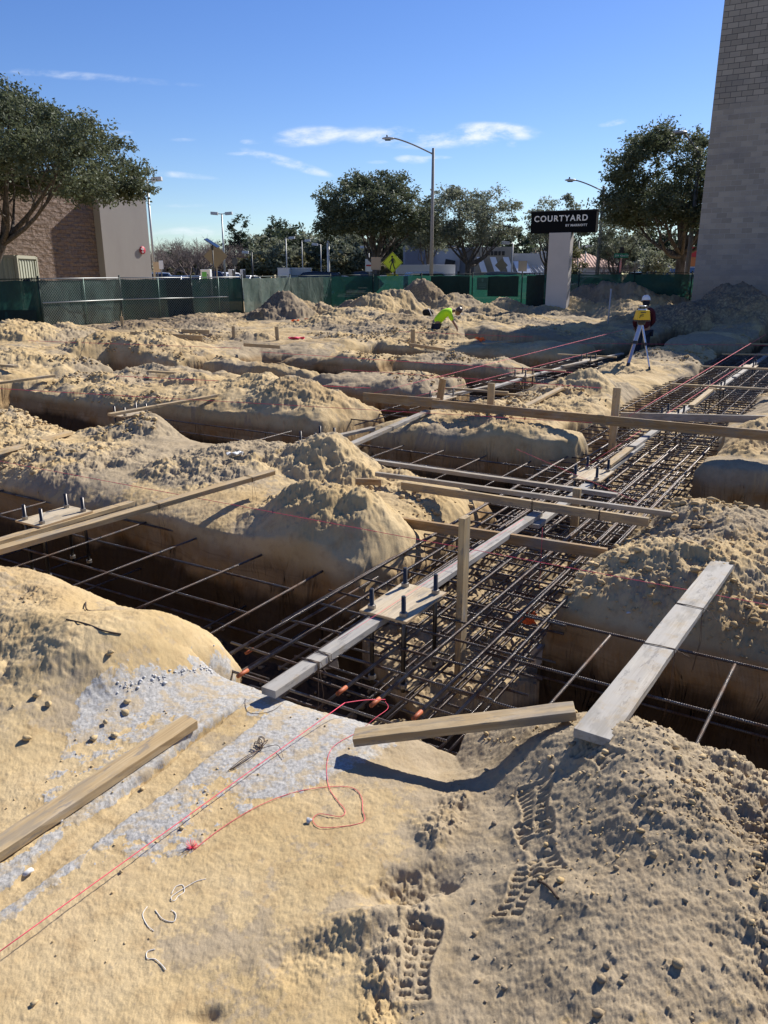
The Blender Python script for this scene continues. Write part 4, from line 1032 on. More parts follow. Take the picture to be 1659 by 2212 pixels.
# shipping container
ct = empty('shipping_container', (-19.6, 37.6, .05), R(4)); tag(ct, 'pale green corrugated shipping container at the left edge behind the fence', 'container')
M_CONT = mat('container_paint', color=(.33, .34, .27), rough=.6)
a = MB(); vs = []; fs = []; nC = 30
for i in range(nC * 4 + 1):
    x = -3.0 + 6.06 * i / (nC * 4); y = -1.22 + (.0 if i % 4 in (0, 1) else .06); vs += [(x, y, .15), (x, y, 2.62)]
for i in range(nC * 4): fs.append((2 * i, 2 * i + 2, 2 * i + 3, 2 * i + 1))
a.add(vs, fs); a.box((0, .06, 1.4), (6.0, 2.3, 2.45)); a.build('corrugated_side', M_CONT, ct)
a = MB()
for x in (-3.05, 3.05):
    for y in (-1.22, 1.22): a.box((x, y, 1.38), (.14, .14, 2.72))
for z in (.08, 2.70):
    a.box((0, -1.22, z), (6.0, .12, .14)); a.box((0, 1.22, z), (6.0, .12, .14)); a.box((-3.05, 0, z), (.12, 2.3, .14)); a.box((3.05, 0, z), (.12, 2.3, .14))
a.build('corner_frame', mat('container_frame', color=(.30, .29, .22), rough=.6), ct)
# end doors with ribs face right
a = MB()
for k in range(7): a.box((3.10, -1.0 + .33 * k, 1.4), (.05, .10, 2.3))
a.build('end_door', M_CONT, ct)

# ------------------------------------------------------------------ fence
def screen(c1, c2, tr):
    def fn(t, b):
        P = t.pos(); n = t.noise(t.map(P, (1, 1, .6)), 1.6, 5, .6, .8); n2 = t.noise(P, 9, 4, .6)
        t.put(b.inputs['Base Color'], t.mix(t.ramp(t.math('ADD', n, t.math('MULTIPLY', n2, .3)), .5, .85), c1, c2)); b.inputs['Roughness'].default_value = .65
        t.put(b.inputs['Normal'], t.bump(n, .5, .15))
        out = t.t.nodes['Material Output']
        tl = t.node('ShaderNodeBsdfTranslucent'); t.put(tl.inputs[0], c2)
        tp = t.node('ShaderNodeBsdfTransparent')
        m1 = t.node('ShaderNodeMixShader'); m1.inputs[0].default_value = .35; t.l.new(b.outputs[0], m1.inputs[1]); t.l.new(tl.outputs[0], m1.inputs[2])
        m2 = t.node('ShaderNodeMixShader'); m2.inputs[0].default_value = tr; t.l.new(m1.outputs[0], m2.inputs[1]); t.l.new(tp.outputs[0], m2.inputs[2])
        t.l.new(m2.outputs[0], out.inputs[0])
    return fn
M_SCR = mat('green_screen', screen((.009, .052, .040), (.020, .100, .072), .10))
M_SCRD = mat('dark_screen_layer', screen((.005, .018, .017), (.008, .028, .025), .0))
M_SCRG = mat('sunlit_screen_tone', screen((.060, .105, .088), (.115, .155, .13), .04))  # paler grey-green: sun glancing on the mesh, put into the colour
M_SCRN = mat('dark_green_screen', screen((.008, .034, .030), (.016, .062, .05), .03))
def link_mat(col):
    def fn(t, b):
        s_ = t.sep(t.obj()); P1 = t.math('DIVIDE', t.math('ADD', s_[0], s_[2]), .125); P2 = t.math('DIVIDE', t.math('SUBTRACT', s_[0], s_[2]), .125)
        def ln(p): return t.math('LESS_THAN', t.math('ABSOLUTE', t.math('SUBTRACT', t.math('FRACT', p), .5)), .055)
        a_ = t.math('MAXIMUM', ln(P1), ln(P2)); b.inputs['Base Color'].default_value = (*col, 1); b.inputs['Metallic'].default_value = .5; b.inputs['Roughness'].default_value = .5
        t.put(b.inputs['Alpha'], a_)
    return fn
M_LINK = mat('chain_link', link_mat((.20, .24, .23)))
M_LINKD = mat('dark_chain_link', link_mat((.035, .038, .045)))
M_POST = mat('dark_fence_post', color=(.015, .035, .03), rough=.6, metal=.3)
M_RAIL = mat('galvanised_rail', color=(.42, .43, .42), rough=.5, metal=.4)
FP = [(-22.0, 30.2), (-15.6, 31.6), (-13.64, 32.0), (-11.71, 35.9), (-9.19, 38.63), (-7.08, 40.4), (-5.33, 46.0), (-3.3, 50.0), (-.7, 52.0), (2.4, 52.0), (5.45, 50.0), (8.0, 47.0), (10.7, 44.6), (13.4, 43.5), (16.3, 43.0), (19.5, 42.5)]
def bz(i):
    return [-.05, -.05, -.02, 0, 0, .02, .06, .08, .12, .14, .16, .2, .22, .22, .22, .22][i]
fence = empty('site_fence', (0, 40, 0)); tag(fence, 'green screened chain-link fence running round the building site', 'fence')
fence.location = (0, 0, 0)
def panel(i, x0, x1, z0, z1, m, name, off=0.0, wav=.05, parent=None):
    """cloth between fence points i and i+1, from fraction x0 to x1"""
    A = Vector((*FP[i], bz(i))); B = Vector((*FP[i + 1], bz(i + 1))); L = (B - A).length
    e = (B - A).normalized(); ang = math.atan2(e.y, e.x); nx = max(8, int(L * (x1 - x0) * 6)); nz_ = 12
    rg = random.Random(i * 7 + int(x0 * 100)); ph = [rg.uniform(0, 6.28) for _ in range(5)]; vs = []; fs = []
    for a in range(nx + 1):
        for b_ in range(nz_ + 1):
            q = x0 + (x1 - x0) * a / nx; x = q * L; z = z0 + (z1 - z0) * b_ / nz_; hh = b_ / nz_
            y = wav * ((1 - hh) * .9 + .15) * (math.sin(x * 3.1 + ph[0] + z * 1.4) + .6 * math.sin(x * 7.3 + ph[1] - z * 2.2) + .4 * math.sin(x * 15 + z * 6 + ph[2]))
            zt = z - (.035 * abs(math.sin(x * 2.4 + ph[3])) if b_ == nz_ else 0)
            vs.append((x, y * (0 if b_ == nz_ else 1) + off, zt + (bz(i + 1) - bz(i)) * q))
    for a in range(nx):
        for b_ in range(nz_): k = a * (nz_ + 1) + b_; fs.append((k, k + nz_ + 1, k + nz_ + 2, k + 1))
    o = MB().add(vs, fs, True).build(name, m, parent or fence); o.location = A; o.rotation_euler = (0, 0, ang); return o
for i in range(len(FP) - 1):
    hgt = 1.80 if i < 6 else 1.80
    m = M_SCRN if i in (0, 1, 2, 3, 4) else (M_SCRG if i == 5 else M_SCR)
    panel(i, 0, 1, -.1, hgt, m, 'screen_panel', .03 if i not in (5, 6) else -.03, .06 if i < 6 else .02)
panel(6, 0, .78, -.1, 1.78, M_SCRG, 'sunlit_screen_flap', -.06, .03)  # carries the sun-lightened screen colour onto the next span
panel(9, .20, .96, -.1, 1.78, M_SCRD, 'dark_screen_layer', -.07, .01)
panel(10, .34, .95, .55, 1.72, M_SCRD, 'dark_screen_layer', -.07, .01); panel(11, .10, .42, -.1, 1.75, M_SCRD, 'dark_screen_layer', -.08, .01); panel(11, .52, .80, -.1, 1.75, M_SCRD, 'dark_screen_layer', -.08, .01)
for i in (2, 3, 4):
    panel(i, 0, 1 if i < 4 else .7, 0, 1.85, M_LINK, 'chain_link_mesh', -.09, .0)
panel(3, .62, .98, -.1, 1.8, M_SCRD, 'dark_screen_layer', -.05, .03); panel(1, .2, .9, -.1, .7, M_SCRD, 'dark_screen_layer', -.05, .02)
for i, (x, y) in enumerate(FP):
    a = MB(); a.tube([(x, y, bz(i) - .2), (x, y, bz(i) + 1.92)], .035, 8)
    a.lathe([(.04, 1.92), (.035, 1.95), (0, 1.965)], 8, (x, y, bz(i))); a.build('post', M_POST, fence)
for i in range(len(FP) - 1):
    A = Vector((*FP[i], bz(i) + 1.85)); B = Vector((*FP[i + 1], bz(i + 1) + 1.85)); nrm = Vector((B.y - A.y, A.x - B.x, 0)).normalized() * .12
    MB().tube([A, B], .022, 6).build('top_rail', M_RAIL if 2 <= i <= 4 else M_POST, fence)
    if 2 <= i <= 4:
        A2, B2 = A - Vector((0, 0, .92)) + nrm, B - Vector((0, 0, .92)) + nrm
        if i == 4: B2 = A2.lerp(B2, .68)
        MB().tube([A2, B2], .022, 6).build('middle_rail', M_RAIL, fence)
        mp = A.lerp(B, .5) + nrm; MB().tube([(mp.x, mp.y, -.1), mp], .018, 6).build('frame_upright', mat('frame_steel', color=(.16, .24, .20), rough=.5, metal=.4), fence)
# notice on the fence (unreadable small print, a shield outline)
ns = empty('fence_notice', (0, 0, 0)); A = Vector((*FP[10], 0)); B = Vector((*FP[11], 0)); e = (B - A).normalized(); p = A.lerp(B, .13)
ns.location = (p.x + e.y * .12, p.y - e.x * .12, 1.45); ns.rotation_euler = (0, 0, math.atan2(e.y, e.x)); tag(ns, 'dark green notice with small shield hung on the fence left of the hotel sign', 'sign')
M_NOT = mat('notice_green', color=(.02, .07, .05), rough=.5); M_NOT2 = mat('notice_print', color=(.06, .14, .11), rough=.5)
MB().box((.45, 0, 0), (.92, .015, .72)).build('board', M_NOT, ns)
a = MB(); a.prism([(.37, .30), (.53, .30), (.53, .17), (.45, .08), (.37, .17)], 0, .006, Matrix.Translation((0, -.010, 0)) @ MX)
for k in range(3): a.box((.45, -.010, -.02 - .1 * k), (.66 - .08 * k, .006, .035))
a.build('print', M_NOT2, ns)
# roll of chain link leaning at the fence
rl = empty('chain_link_roll', at(80, 702, 0)); rl.rotation_euler = (R(3), R(-5), 0); tag(rl, 'bundled roll of dark chain link leaning against the fence end', 'fence roll')
for k, rr in enumerate((.33, .26, .18)):
    a = MB(); vs = []; fs = []; n = 26
    for j in range(14):
        for i in range(n):
            q = 2 * math.pi * i / n; r_ = rr * (1 + .07 * math.sin(3 * q + j * .4 + k)); vs.append((r_ * math.cos(q), r_ * math.sin(q) * .8, 1.86 * j / 13))
    for j in range(13):
        for i in range(n): fs.append((j * n + i, j * n + (i + 1) % n, (j + 1) * n + (i + 1) % n, (j + 1) * n + i))
    a.add(vs, fs, True).build('mesh_layer', M_LINKD, rl)
MB().lathe([(.15, .02), (.17, .9), (.14, 1.8)], 14).build('inner_core', mat('roll_core', color=(.03, .035, .04), rough=.9), rl)
a = MB(); vs = [];
for j in range(12):
    for i in range(8): vs.append((.3 + .06 * i, -.2 + .04 * math.sin(i + j * .5), 1.86 * j / 11))
fs = [(j * 8 + i, j * 8 + i + 1, (j + 1) * 8 + i + 1, (j + 1) * 8 + i) for j in range(11) for i in range(7)]
a.add(vs, fs, True).build('loose_end', M_LINKD, rl)

# ------------------------------------------------------------------ hotel sign
hs = empty('hotel_sign', atY(1205, 632, 40.0)); hs.location.z = 0; hs.rotation_euler = (0, 0, -TH * .88)
tag(hs, 'black hotel name board on a pale rectangular column behind the fence line', 'sign')
def painted(c, c2):
    def fn(t, b):
        n = t.noise(t.obj(), 1.1, 4, .6); t.put(b.inputs['Base Color'], t.mix(t.ramp(n, .3, .75), c, c2)); b.inputs['Roughness'].default_value = .7
    return fn
colz = atY(1205, 503, 40).z
MB().box((0, 0, colz / 2 - .1), (1.06, .56, colz + .2)).build('column', mat('sign_column_paint', painted((.50, .46, .43), (.45, .415, .39))), hs, bevel=.01)
ztop = atY(1205, 457, 40).z
M_BLK = mat('sign_black', color=(.006, .0065, .008), rough=.7, spec=.08)
MB().box((.10, 0, (colz + ztop) / 2), (3.16, .5, ztop - colz)).build('name_board', M_BLK, hs, bevel=.015)
MB().box((.10, 0, ztop + .02), (3.20, .54, .04)).build('board_cap', mat('sign_cap', color=(.05, .05, .055), rough=.5), hs)
M_LET = mat('letter_white', color=(.80, .78, .74), rough=.5)
def text_mesh(s_, size, m, parent, name, loc, rot=(R(90), 0, 0), bold=.0, space=1.0, depth=.02, align='LEFT'):
    cu = bpy.data.curves.new('txt', 'FONT'); cu.body = s_; cu.size = size; cu.extrude = depth; cu.offset = bold; cu.space_character = space; cu.align_x = align
    to = bpy.data.objects.new('txt', cu); COL.objects.link(to); bpy.context.view_layer.update()
    me = bpy.data.meshes.new_from_object(to.evaluated_get(bpy.context.evaluated_depsgraph_get())); bpy.data.objects.remove(to); bpy.data.curves.remove(cu)
    me.materials.clear(); me.materials.append(m); me.name = name
    o = bpy.data.objects.new(name, me); COL.objects.link(o); o.parent = parent; o.location = loc; o.rotation_euler = rot; return o
tw = text_mesh('COURTYARD', .52, M_LET, hs, 'lettering', (0, 0, 0), bold=.009, space=1.22)
wx = max(v_.co.x for v_ in tw.data.vertices); k_ = 2.60 / wx; tw.scale = (k_, min(k_, 1.0), 1); tw.location = (-1.32, -.262, colz + .52)
tw = text_mesh('BY MARRIOTT', .20, M_LET, hs, 'lettering', (0, 0, 0), bold=.003, space=1.15)
wx = max(v_.co.x for v_ in tw.data.vertices); k_ = 1.04 / wx; tw.scale = (k_, min(k_, 1.0), 1); tw.location = (.24, -.262, colz + .27)

# ------------------------------------------------------------------ trees
def leafmat(c1, c2, c3):
    def fn(t, b):
        P = t.pos(); n = t.noise(P, .55, 3, .6); r_ = t.node('ShaderNodeNewGeometry').outputs['Random Per Island']
        c = t.mix(r_, c1, c2); c = t.mix(t.math('MULTIPLY', t.ramp(n, .45, .7), .6), c, c3)
        t.put(b.inputs['Base Color'], c); b.inputs['Roughness'].default_value = .62; b.inputs['Specular IOR Level'].default_value = .25
        out = t.t.nodes['Material Output']; tl = t.node('ShaderNodeBsdfTranslucent'); t.put(tl.inputs[0], c)
        m1 = t.node('ShaderNodeMixShader'); m1.inputs[0].default_value = .32; t.l.new(b.outputs[0], m1.inputs[1]); t.l.new(tl.outputs[0], m1.inputs[2]); t.l.new(m1.outputs[0], out.inputs[0])
    return fn
M_OAKLEAF = mat('live_oak_leaves', leafmat((.065, .085, .042), (.150, .165, .095), (.115, .135, .08)))
M_GREYLEAF = mat('grey_green_leaves', leafmat((.14, .16, .10), (.27, .28, .195), (.20, .21, .145)))
M_OLIVE = mat('olive_leaves', leafmat((.10, .105, .045), (.20, .18, .085), (.15, .125, .07)))
M_PINEN = mat('pine_needles', leafmat((.035, .055, .030), (.075, .10, .055), (.06, .08, .045)))
M_SHRUB = mat('shrub_leaves', leafmat((.045, .062, .034), (.10, .12, .065), (.075, .09, .05)))
def bark(t, b):
    n = t.noise(t.map(t.obj(), (6, 6, 1.4)), 1.6, 5, .7)
    t.put(b.inputs['Base Color'], t.mix(t.ramp(n, .35, .7), (.055, .045, .037), (.16, .135, .115))); b.inputs['Roughness'].default_value = .95; t.put(b.inputs['Normal'], t.bump(n, .8, .05))
M_BARK = mat('oak_bark', bark)
M_TWIG = mat('bare_twigs', color=(.20, .155, .13), rough=.9)
def leaves_mesh(cent, rad, per, size, seed, flat=.7, shell=.5):
    """clumps of small rhomboid leaves; cent (n,3), rad (n,)"""
    rg = np.random.default_rng(seed); n = len(cent); N_ = n * per
    d = rg.normal(size=(N_, 3)); d /= np.linalg.norm(d, axis=1)[:, None]
    r = rg.random(N_) ** shell
    # ragged sprays: a few directions per clump stick out
    spray = rg.normal(size=(n, 5, 3)); spray /= np.linalg.norm(spray, axis=2)[:, :, None]
    ci = np.repeat(np.arange(n), per); sp = spray[ci, rg.integers(0, 5, N_)]
    d = np.where((rg.random(N_) < .55)[:, None], sp * 1.15 + d * .30, d * .92)
    p = cent[ci] + d * (r * rad[ci])[:, None] * np.array([1, 1, flat])
    a = rg.normal(size=(N_, 3)); a[:, 2] *= .7; a /= np.linalg.norm(a, axis=1)[:, None]
    b = np.cross(a, rg.normal(size=(N_, 3))); b /= np.linalg.norm(b, axis=1)[:, None]
    s_ = size * (.6 + .8 * rg.random(N_))
    a = a * s_[:, None]; b = b * (s_ * .48)[:, None]
    V = np.stack([p - a, p - b * 1.0, p + a, p + b], 1).reshape(-1, 3)
    F = np.arange(N_ * 4).reshape(-1, 4)
    return V, F
def grow_tree(name, label, cat, loc, H, rx, ry, hc0, trunk_h, tr, nclump, crad, per, lsize, lm, seed, group=None, limbs=9, ragged=.25, off=(0, 0), droop=.0, trunk_lean=(0, 0)):
    """H top height, rx/ry half widths, hc0 height of the crown's lower edge"""
    rg = np.random.default_rng(seed); root = empty(name, loc); tag(root, label, cat, group)
    rz = (H - hc0) * .62; cz = H - rz; C_ = []; Rr = []
    lob = rg.normal(size=(9, 3)); lob[:, 2] = np.abs(lob[:, 2]) * .8; lob /= np.linalg.norm(lob, axis=1)[:, None]; la = rg.uniform(.0, ragged, 9)
    while len(C_) < nclump:
        d = rg.normal(size=3); d /= np.linalg.norm(d)
        if d[2] < -.55: continue
        k = 1 - ragged + (la * np.clip((lob @ d - .55) / .45, 0, 1)).sum() + .05 * rg.normal()
        q = (rg.random() ** .40) * k
        if rg.random() < .62: q = max(q, .80 * k)
        p = np.array([d[0] * rx * q + off[0], d[1] * ry * q + off[1], cz + d[2] * (rz if d[2] > 0 else (cz - hc0)) * q])
        edge_ = max(abs(d[0]), abs(d[1])) * q; p[2] -= droop * max(0, edge_ - .6) * rz
        C_.append(p); Rr.append(crad * (.55 + .75 * rg.random()))
    C_ = np.array(C_); Rr = np.array(Rr)
    V, F = leaves_mesh(C_, Rr, per, lsize, seed + 1)
    mesh_np('crown', V, F, lm, root)
    a = MB(); top = Vector((trunk_lean[0], trunk_lean[1], trunk_h))
    a.tube(curve_pts([(0, 0, -.3), (.02, 0, .25), top * .55, top], 4), [tr * 1.6] + [tr * 1.45, tr * 1.3, tr * 1.15, tr * 1.1] + [tr * 1.05] * 8, 9)
    order = rg.permutation(nclump); ends = C_[order[:limbs]]
    for e in ends:
        e = Vector(e); mid = top.lerp(e, .45) + Vector((0, 0, -.10 * (e - top).length * (1 if e.z < cz else .3)))
        pts = curve_pts([top - Vector((0, 0, .15)), mid + Vector(rg.normal(size=3) * .25), e], 4); n = len(pts)
        a.tube(pts, [tr * .58 * (1 - .85 * i / (n - 1)) for i in range(n)], 6)
        for s_ in range(4):
            f_ = Vector(C_[order[(limbs + int(rg.integers(0, max(1, nclump - limbs))))]])
            st_ = pts[int(n * (.35 + .15 * s_)) % n]
            near = min((Vector(c) for c in C_[rg.integers(0, nclump, 10)]), key=lambda c: (c - st_).length)
            q = curve_pts([st_, st_.lerp(near, .5) + Vector(rg.normal(size=3) * .2), near], 3)
            a.tube(q, [tr * .2 * (1 - .8 * i / (len(q) - 1)) for i in range(len(q))], 4, caps=False)
    a.build('trunk', M_BARK, root)
    return root
def P_(px, Y): return (px - 829.5) / 1757.0 * Y
TREES = []
oakL = grow_tree('live_oak', 'large dark live oak spreading over the store at the left edge', 'tree', (P_(-75, 35.5), 35.5, .1), 10.1, 6.5, 6.4, 4.0, 3.3, .24, 380, .82, 330, .070, M_OAKLEAF, 3, limbs=18, ragged=.34, off=(.9, 0), droop=.46, trunk_lean=(1.8, 0))
oakA = grow_tree('live_oak', 'broad dark live oak left of the central street lamp', 'tree', (P_(812, 60), 60, LOT), 8.7, 5.4, 4.6, 3.0, 2.5, .26, 220, .78, 210, .092, M_OAKLEAF, 13, group='live oaks along the street', limbs=12, ragged=.34, off=(-.5, 0), droop=.25)
oakB = grow_tree('live_oak', 'round grey-green oak right of the central street lamp', 'tree', (P_(1010, 62), 62, LOT), 8.2, 3.4, 3.3, 2.8, 2.4, .20, 110, .72, 190, .088, M_GREYLEAF, 23, group='live oaks along the street', limbs=10, ragged=.3, off=(.1, 0))
oakB2 = grow_tree('live_oak', 'narrow grey-green oak crown behind the central street lamp', 'tree', (P_(925, 68), 68, LOT), 6.9, 1.9, 2.2, 2.6, 2.2, .18, 50, .75, 170, .10, M_GREYLEAF, 29, group='live oaks along the street', limbs=7, ragged=.3)
oakC = grow_tree('live_oak', 'open pale oak behind the hotel sign board', 'tree', (P_(1180, 66), 66, LOT), 7.6, 3.2, 3.2, 3.2, 2.2, .18, 64, .68, 130, .095, M_GREYLEAF, 33, group='live oaks along the street', limbs=12, ragged=.4, off=(.2, 0))
oakD = grow_tree('live_oak', 'tall dark live oak beside the block building', 'tree', (P_(1468, 50), 50, LOT), 9.9, 5.3, 5.0, 2.9, 2.8, .27, 260, .82, 250, .085, M_OAKLEAF, 43, group='live oaks along the street', limbs=13, ragged=.28, off=(-1.0, 0), droop=.3)
oakE = grow_tree('live_oak', 'small pale oak with forked trunk right of the hotel sign', 'tree', (P_(1330, 60), 60, LOT), 5.6, 2.3, 2.2, 2.0, 1.3, .18, 60, .62, 150, .085, M_GREYLEAF, 53, group='live oaks along the street', limbs=9, ragged=.4)
oakF = grow_tree('street_tree', 'small olive bush-like tree between the hotel sign and a lamp post', 'tree', (P_(1218, 64), 64, LOT), 3.6, 1.5, 1.5, .8, 1.0, .12, 34, .6, 80, .12, M_OLIVE, 57, limbs=5, ragged=.4)
bushR = grow_tree('street_tree', 'small round evergreen left of the dark oak trunk', 'tree', (P_(1418, 56), 56, LOT), 3.2, 1.2, 1.2, 1.2, 1.0, .10, 26, .5, 80, .11, M_GREYLEAF, 59, limbs=5, ragged=.3)
# evergreen wood edge far behind: individual trees
ev = grow_tree('evergreen_tree', 'x', 'tree', (P_(580, 105), 105, LOT), 6.6, 3.6, 3.2, .8, 1.8, .25, 80, 1.0, 60, .25, M_SHRUB, 63, group='trees beyond the parking lot', limbs=5, ragged=.35)
ol = grow_tree('olive_tree', 'x', 'tree', (P_(555, 98), 98, LOT), 4.4, 3.0, 2.6, .6, 1.2, .2, 60, .8, 55, .23, M_OLIVE, 67, group='trees beyond the parking lot', limbs=5, ragged=.35)
gl = grow_tree('leafy_tree', 'x', 'tree', (P_(700, 100), 100, LOT), 6.8, 3.3, 3.0, .8, 1.8, .22, 70, .95, 60, .24, M_GREYLEAF, 69, group='trees beyond the parking lot', limbs=6, ragged=.4)
pn = grow_tree('pine_tree', 'x', 'tree', (P_(521, 120), 120, LOT), 9.0, 2.1, 2.1, 3.6, 6.5, .2, 34, .85, 80, .17, M_PINEN, 71, group='pines above the far trees', limbs=12, ragged=.45)
for q in (ev, ol, gl, pn): snapshot(q)
ev['label'] = 'dark evergreen left of the utility boxes'; ol['label'] = 'olive-yellow tree above the hedge by the utility boxes'; gl['label'] = 'leafy tree behind the white light poles'; pn['label'] = 'pine standing above the bare trees at left'
def more(src, lst):
    for (px, Y, s_, rz, lab) in lst: dup(src, (P_(px, Y), Y, LOT), rz, lab, s_)
more(ev, [(622, 112, 1.15, 1, 'tall dark evergreen behind the utility boxes'), (655, 108, 1.0, 2.2, 'dark evergreen left of the broad live oak'), (760, 100, 1.0, 3, 'dark evergreen behind the broad live oak trunk'), (870, 95, .95, 4, 'dark evergreen between crossing sign and white building'),
          (835, 110, 1.05, 5, 'evergreen behind the yellow crossing sign'), (960, 125, 1.15, .5, 'evergreen behind the white building'), (1060, 125, 1.2, 1.5, 'evergreen behind the grey restaurant'), (1130, 130, 1.2, 2.5, 'evergreen behind the restaurant pergola'),
          (1210, 120, 1.1, 3.5, 'evergreen behind the tiled roofs'), (1290, 125, 1.1, 4.5, 'evergreen behind the right tiled roof'), (1380, 120, 1.1, 5.5, 'evergreen far behind the parked white car'), (1440, 115, 1.1, .2, 'evergreen far behind the dark oak'), (372, 110, .62, .4, 'low evergreen under the bare trees at far left'), (420, 112, .6, 2, 'low evergreen under the middle bare trees'), (1520, 110, 1.1, 1.2, 'evergreen hidden beside the block building')])
more(ol, [(645, 96, .9, 1, 'olive tree right of the utility boxes'), (735, 92, .9, 2, 'brownish olive shrub tree left of crossing sign'), (395, 104, .6, 3, 'low olive bush in front of the bare trees'), (480, 106, .62, 3.5, 'low olive bush right of the solar post'), (850, 88, .7, 4, 'small olive tree beside the crossing sign'), (1250, 90, .8, 5, 'olive tree behind the right lamp post')])
more(gl, [(600, 96, .9, 1, 'leafy tree behind the left white pole'), (770, 94, .95, 2, 'leafy tree under the broad oak crown'), (1340, 95, .9, 3, 'leafy tree behind the small forked oak'), (1190, 100, .9, 4, 'leafy tree behind the sign column')])
more(pn, [(612, 125, 1.0, 1, 'pine above the evergreens behind utility boxes'), (640, 130, .95, 2, 'pine just left of the broad live oak'), (590, 135, .85, 3, 'slender pine between the two taller pines'), (480, 135, .7, 4, 'low pine top among the bare trees')])
# bare winter trees
def bare_tree(seed):
    rg = random.Random(seed); a = MB()
    def br(p, d, L, r, lv):
        n = 3; pts = [p]; q = p
        for _ in range(n):
            d = (d + Vector((rg.gauss(0, .16), rg.gauss(0, .16), rg.gauss(.03, .10)))).normalized(); q = q + d * L / n; pts.append(q)
        a.tube(pts, [r * (1 - .5 * i / n) for i in range(n + 1)], 5 if lv < 2 else 3, caps=False)
        if lv >= 5: return
        for k in range(rg.choice((3, 4)) if lv < 4 else 3):
            nd = (d + Vector((rg.gauss(0, .62), rg.gauss(0, .62), rg.gauss(.10, .35)))).normalized()
            br(pts[rg.choice((2, 3, 3))], nd, L * rg.uniform(.58, .78), r * .52, lv + 1)
    for k in range(2): br(Vector((0, 0, -.2)), Vector((rg.gauss(0, .2), rg.gauss(0, .2), 1)).normalized(), 2.1, .20, 0)
    root = empty('bare_tree', (0, 0, 0)); tag(root, 'x', 'tree', 'leafless trees beyond the parking lot'); a.build('branches', M_TWIG, root); snapshot(root); return root
bts = [bare_tree(k) for k in (5, 6, 8)]
BL = [(325, 100, 1.0), (345, 108, 1.1), (365, 102, .95), (385, 110, 1.15), (405, 104, 1.1), (425, 98, 1.15), (445, 110, 1.2), (462, 102, 1.0), (480, 108, 1.15), (497, 100, 1.05), (515, 106, 1.05), (535, 100, .95), (552, 108, .95), (570, 101, .8), (355, 118, 1.3), (395, 120, 1.3), (435, 122, 1.35), (475, 122, 1.3), (510, 120, 1.15), (740, 100, .8), (1120, 80, .6), (1235, 78, .6), (1300, 80, .7), (335, 92, .9), (415, 90, .95), (1350, 84, .6)]
wh = ['just right of the stucco pier', 'behind the left lamp post', 'behind the first parked cars', 'left of the broad bare crown', 'with a broad open crown left of the solar post', 'with forked trunk left of the solar post', 'directly behind the charging post', 'behind the solar panel post', 'right of the solar panel post', 'behind the double-headed lamp', 'beneath the left pine', 'behind the dark sign board', 'above the hedge', 'at the right end of the bare wood',
      'tall at the back near the pier', 'tall at the back left of centre', 'tall at the back in the centre', 'tall at the back near the double-headed lamp', 'tall at the back under the pine', 'left of the crossing sign', 'beside the restaurant pergola', 'small beside the right lamp post', 'beside the right tiled roof', 'nearest the stucco pier', 'nearest in the middle of the bare wood', 'small behind the forked oak']
for k, (px, Y, s_) in enumerate(BL):
    src = bts[k % 3]; lab = 'leafless grey-brown tree ' + wh[k]
    if k < 3: src.location = (P_(px, Y), Y, LOT); src.scale = (s_,) * 3; src['label'] = lab
    else: dup(src, (P_(px, Y), Y, LOT), k * 1.7, lab, s_)
# hedge shrubs by the utility boxes
hd = grow_tree('shrub', 'rounded dark shrub left of the utility boxes', 'shrub', (P_(556, 54), 54, LOT - .2), 1.45, .95, .8, .1, .5, .05, 40, .35, 90, .075, M_SHRUB, 81, group='dark shrubs behind the fence', limbs=5, ragged=.25); snapshot(hd)
for (px, Y, s_, lab) in [(578, 54.5, .95, 'second dark shrub from the left behind the fence'), (598, 54, .8, 'dark shrub touching the left utility box'), (626, 55, .6, 'small dark shrub between the utility boxes'), (640, 54, .45, 'smallest dark shrub before the right utility box')]:
    dup(hd, (P_(px, Y), Y, LOT - .2), px, lab, s_)
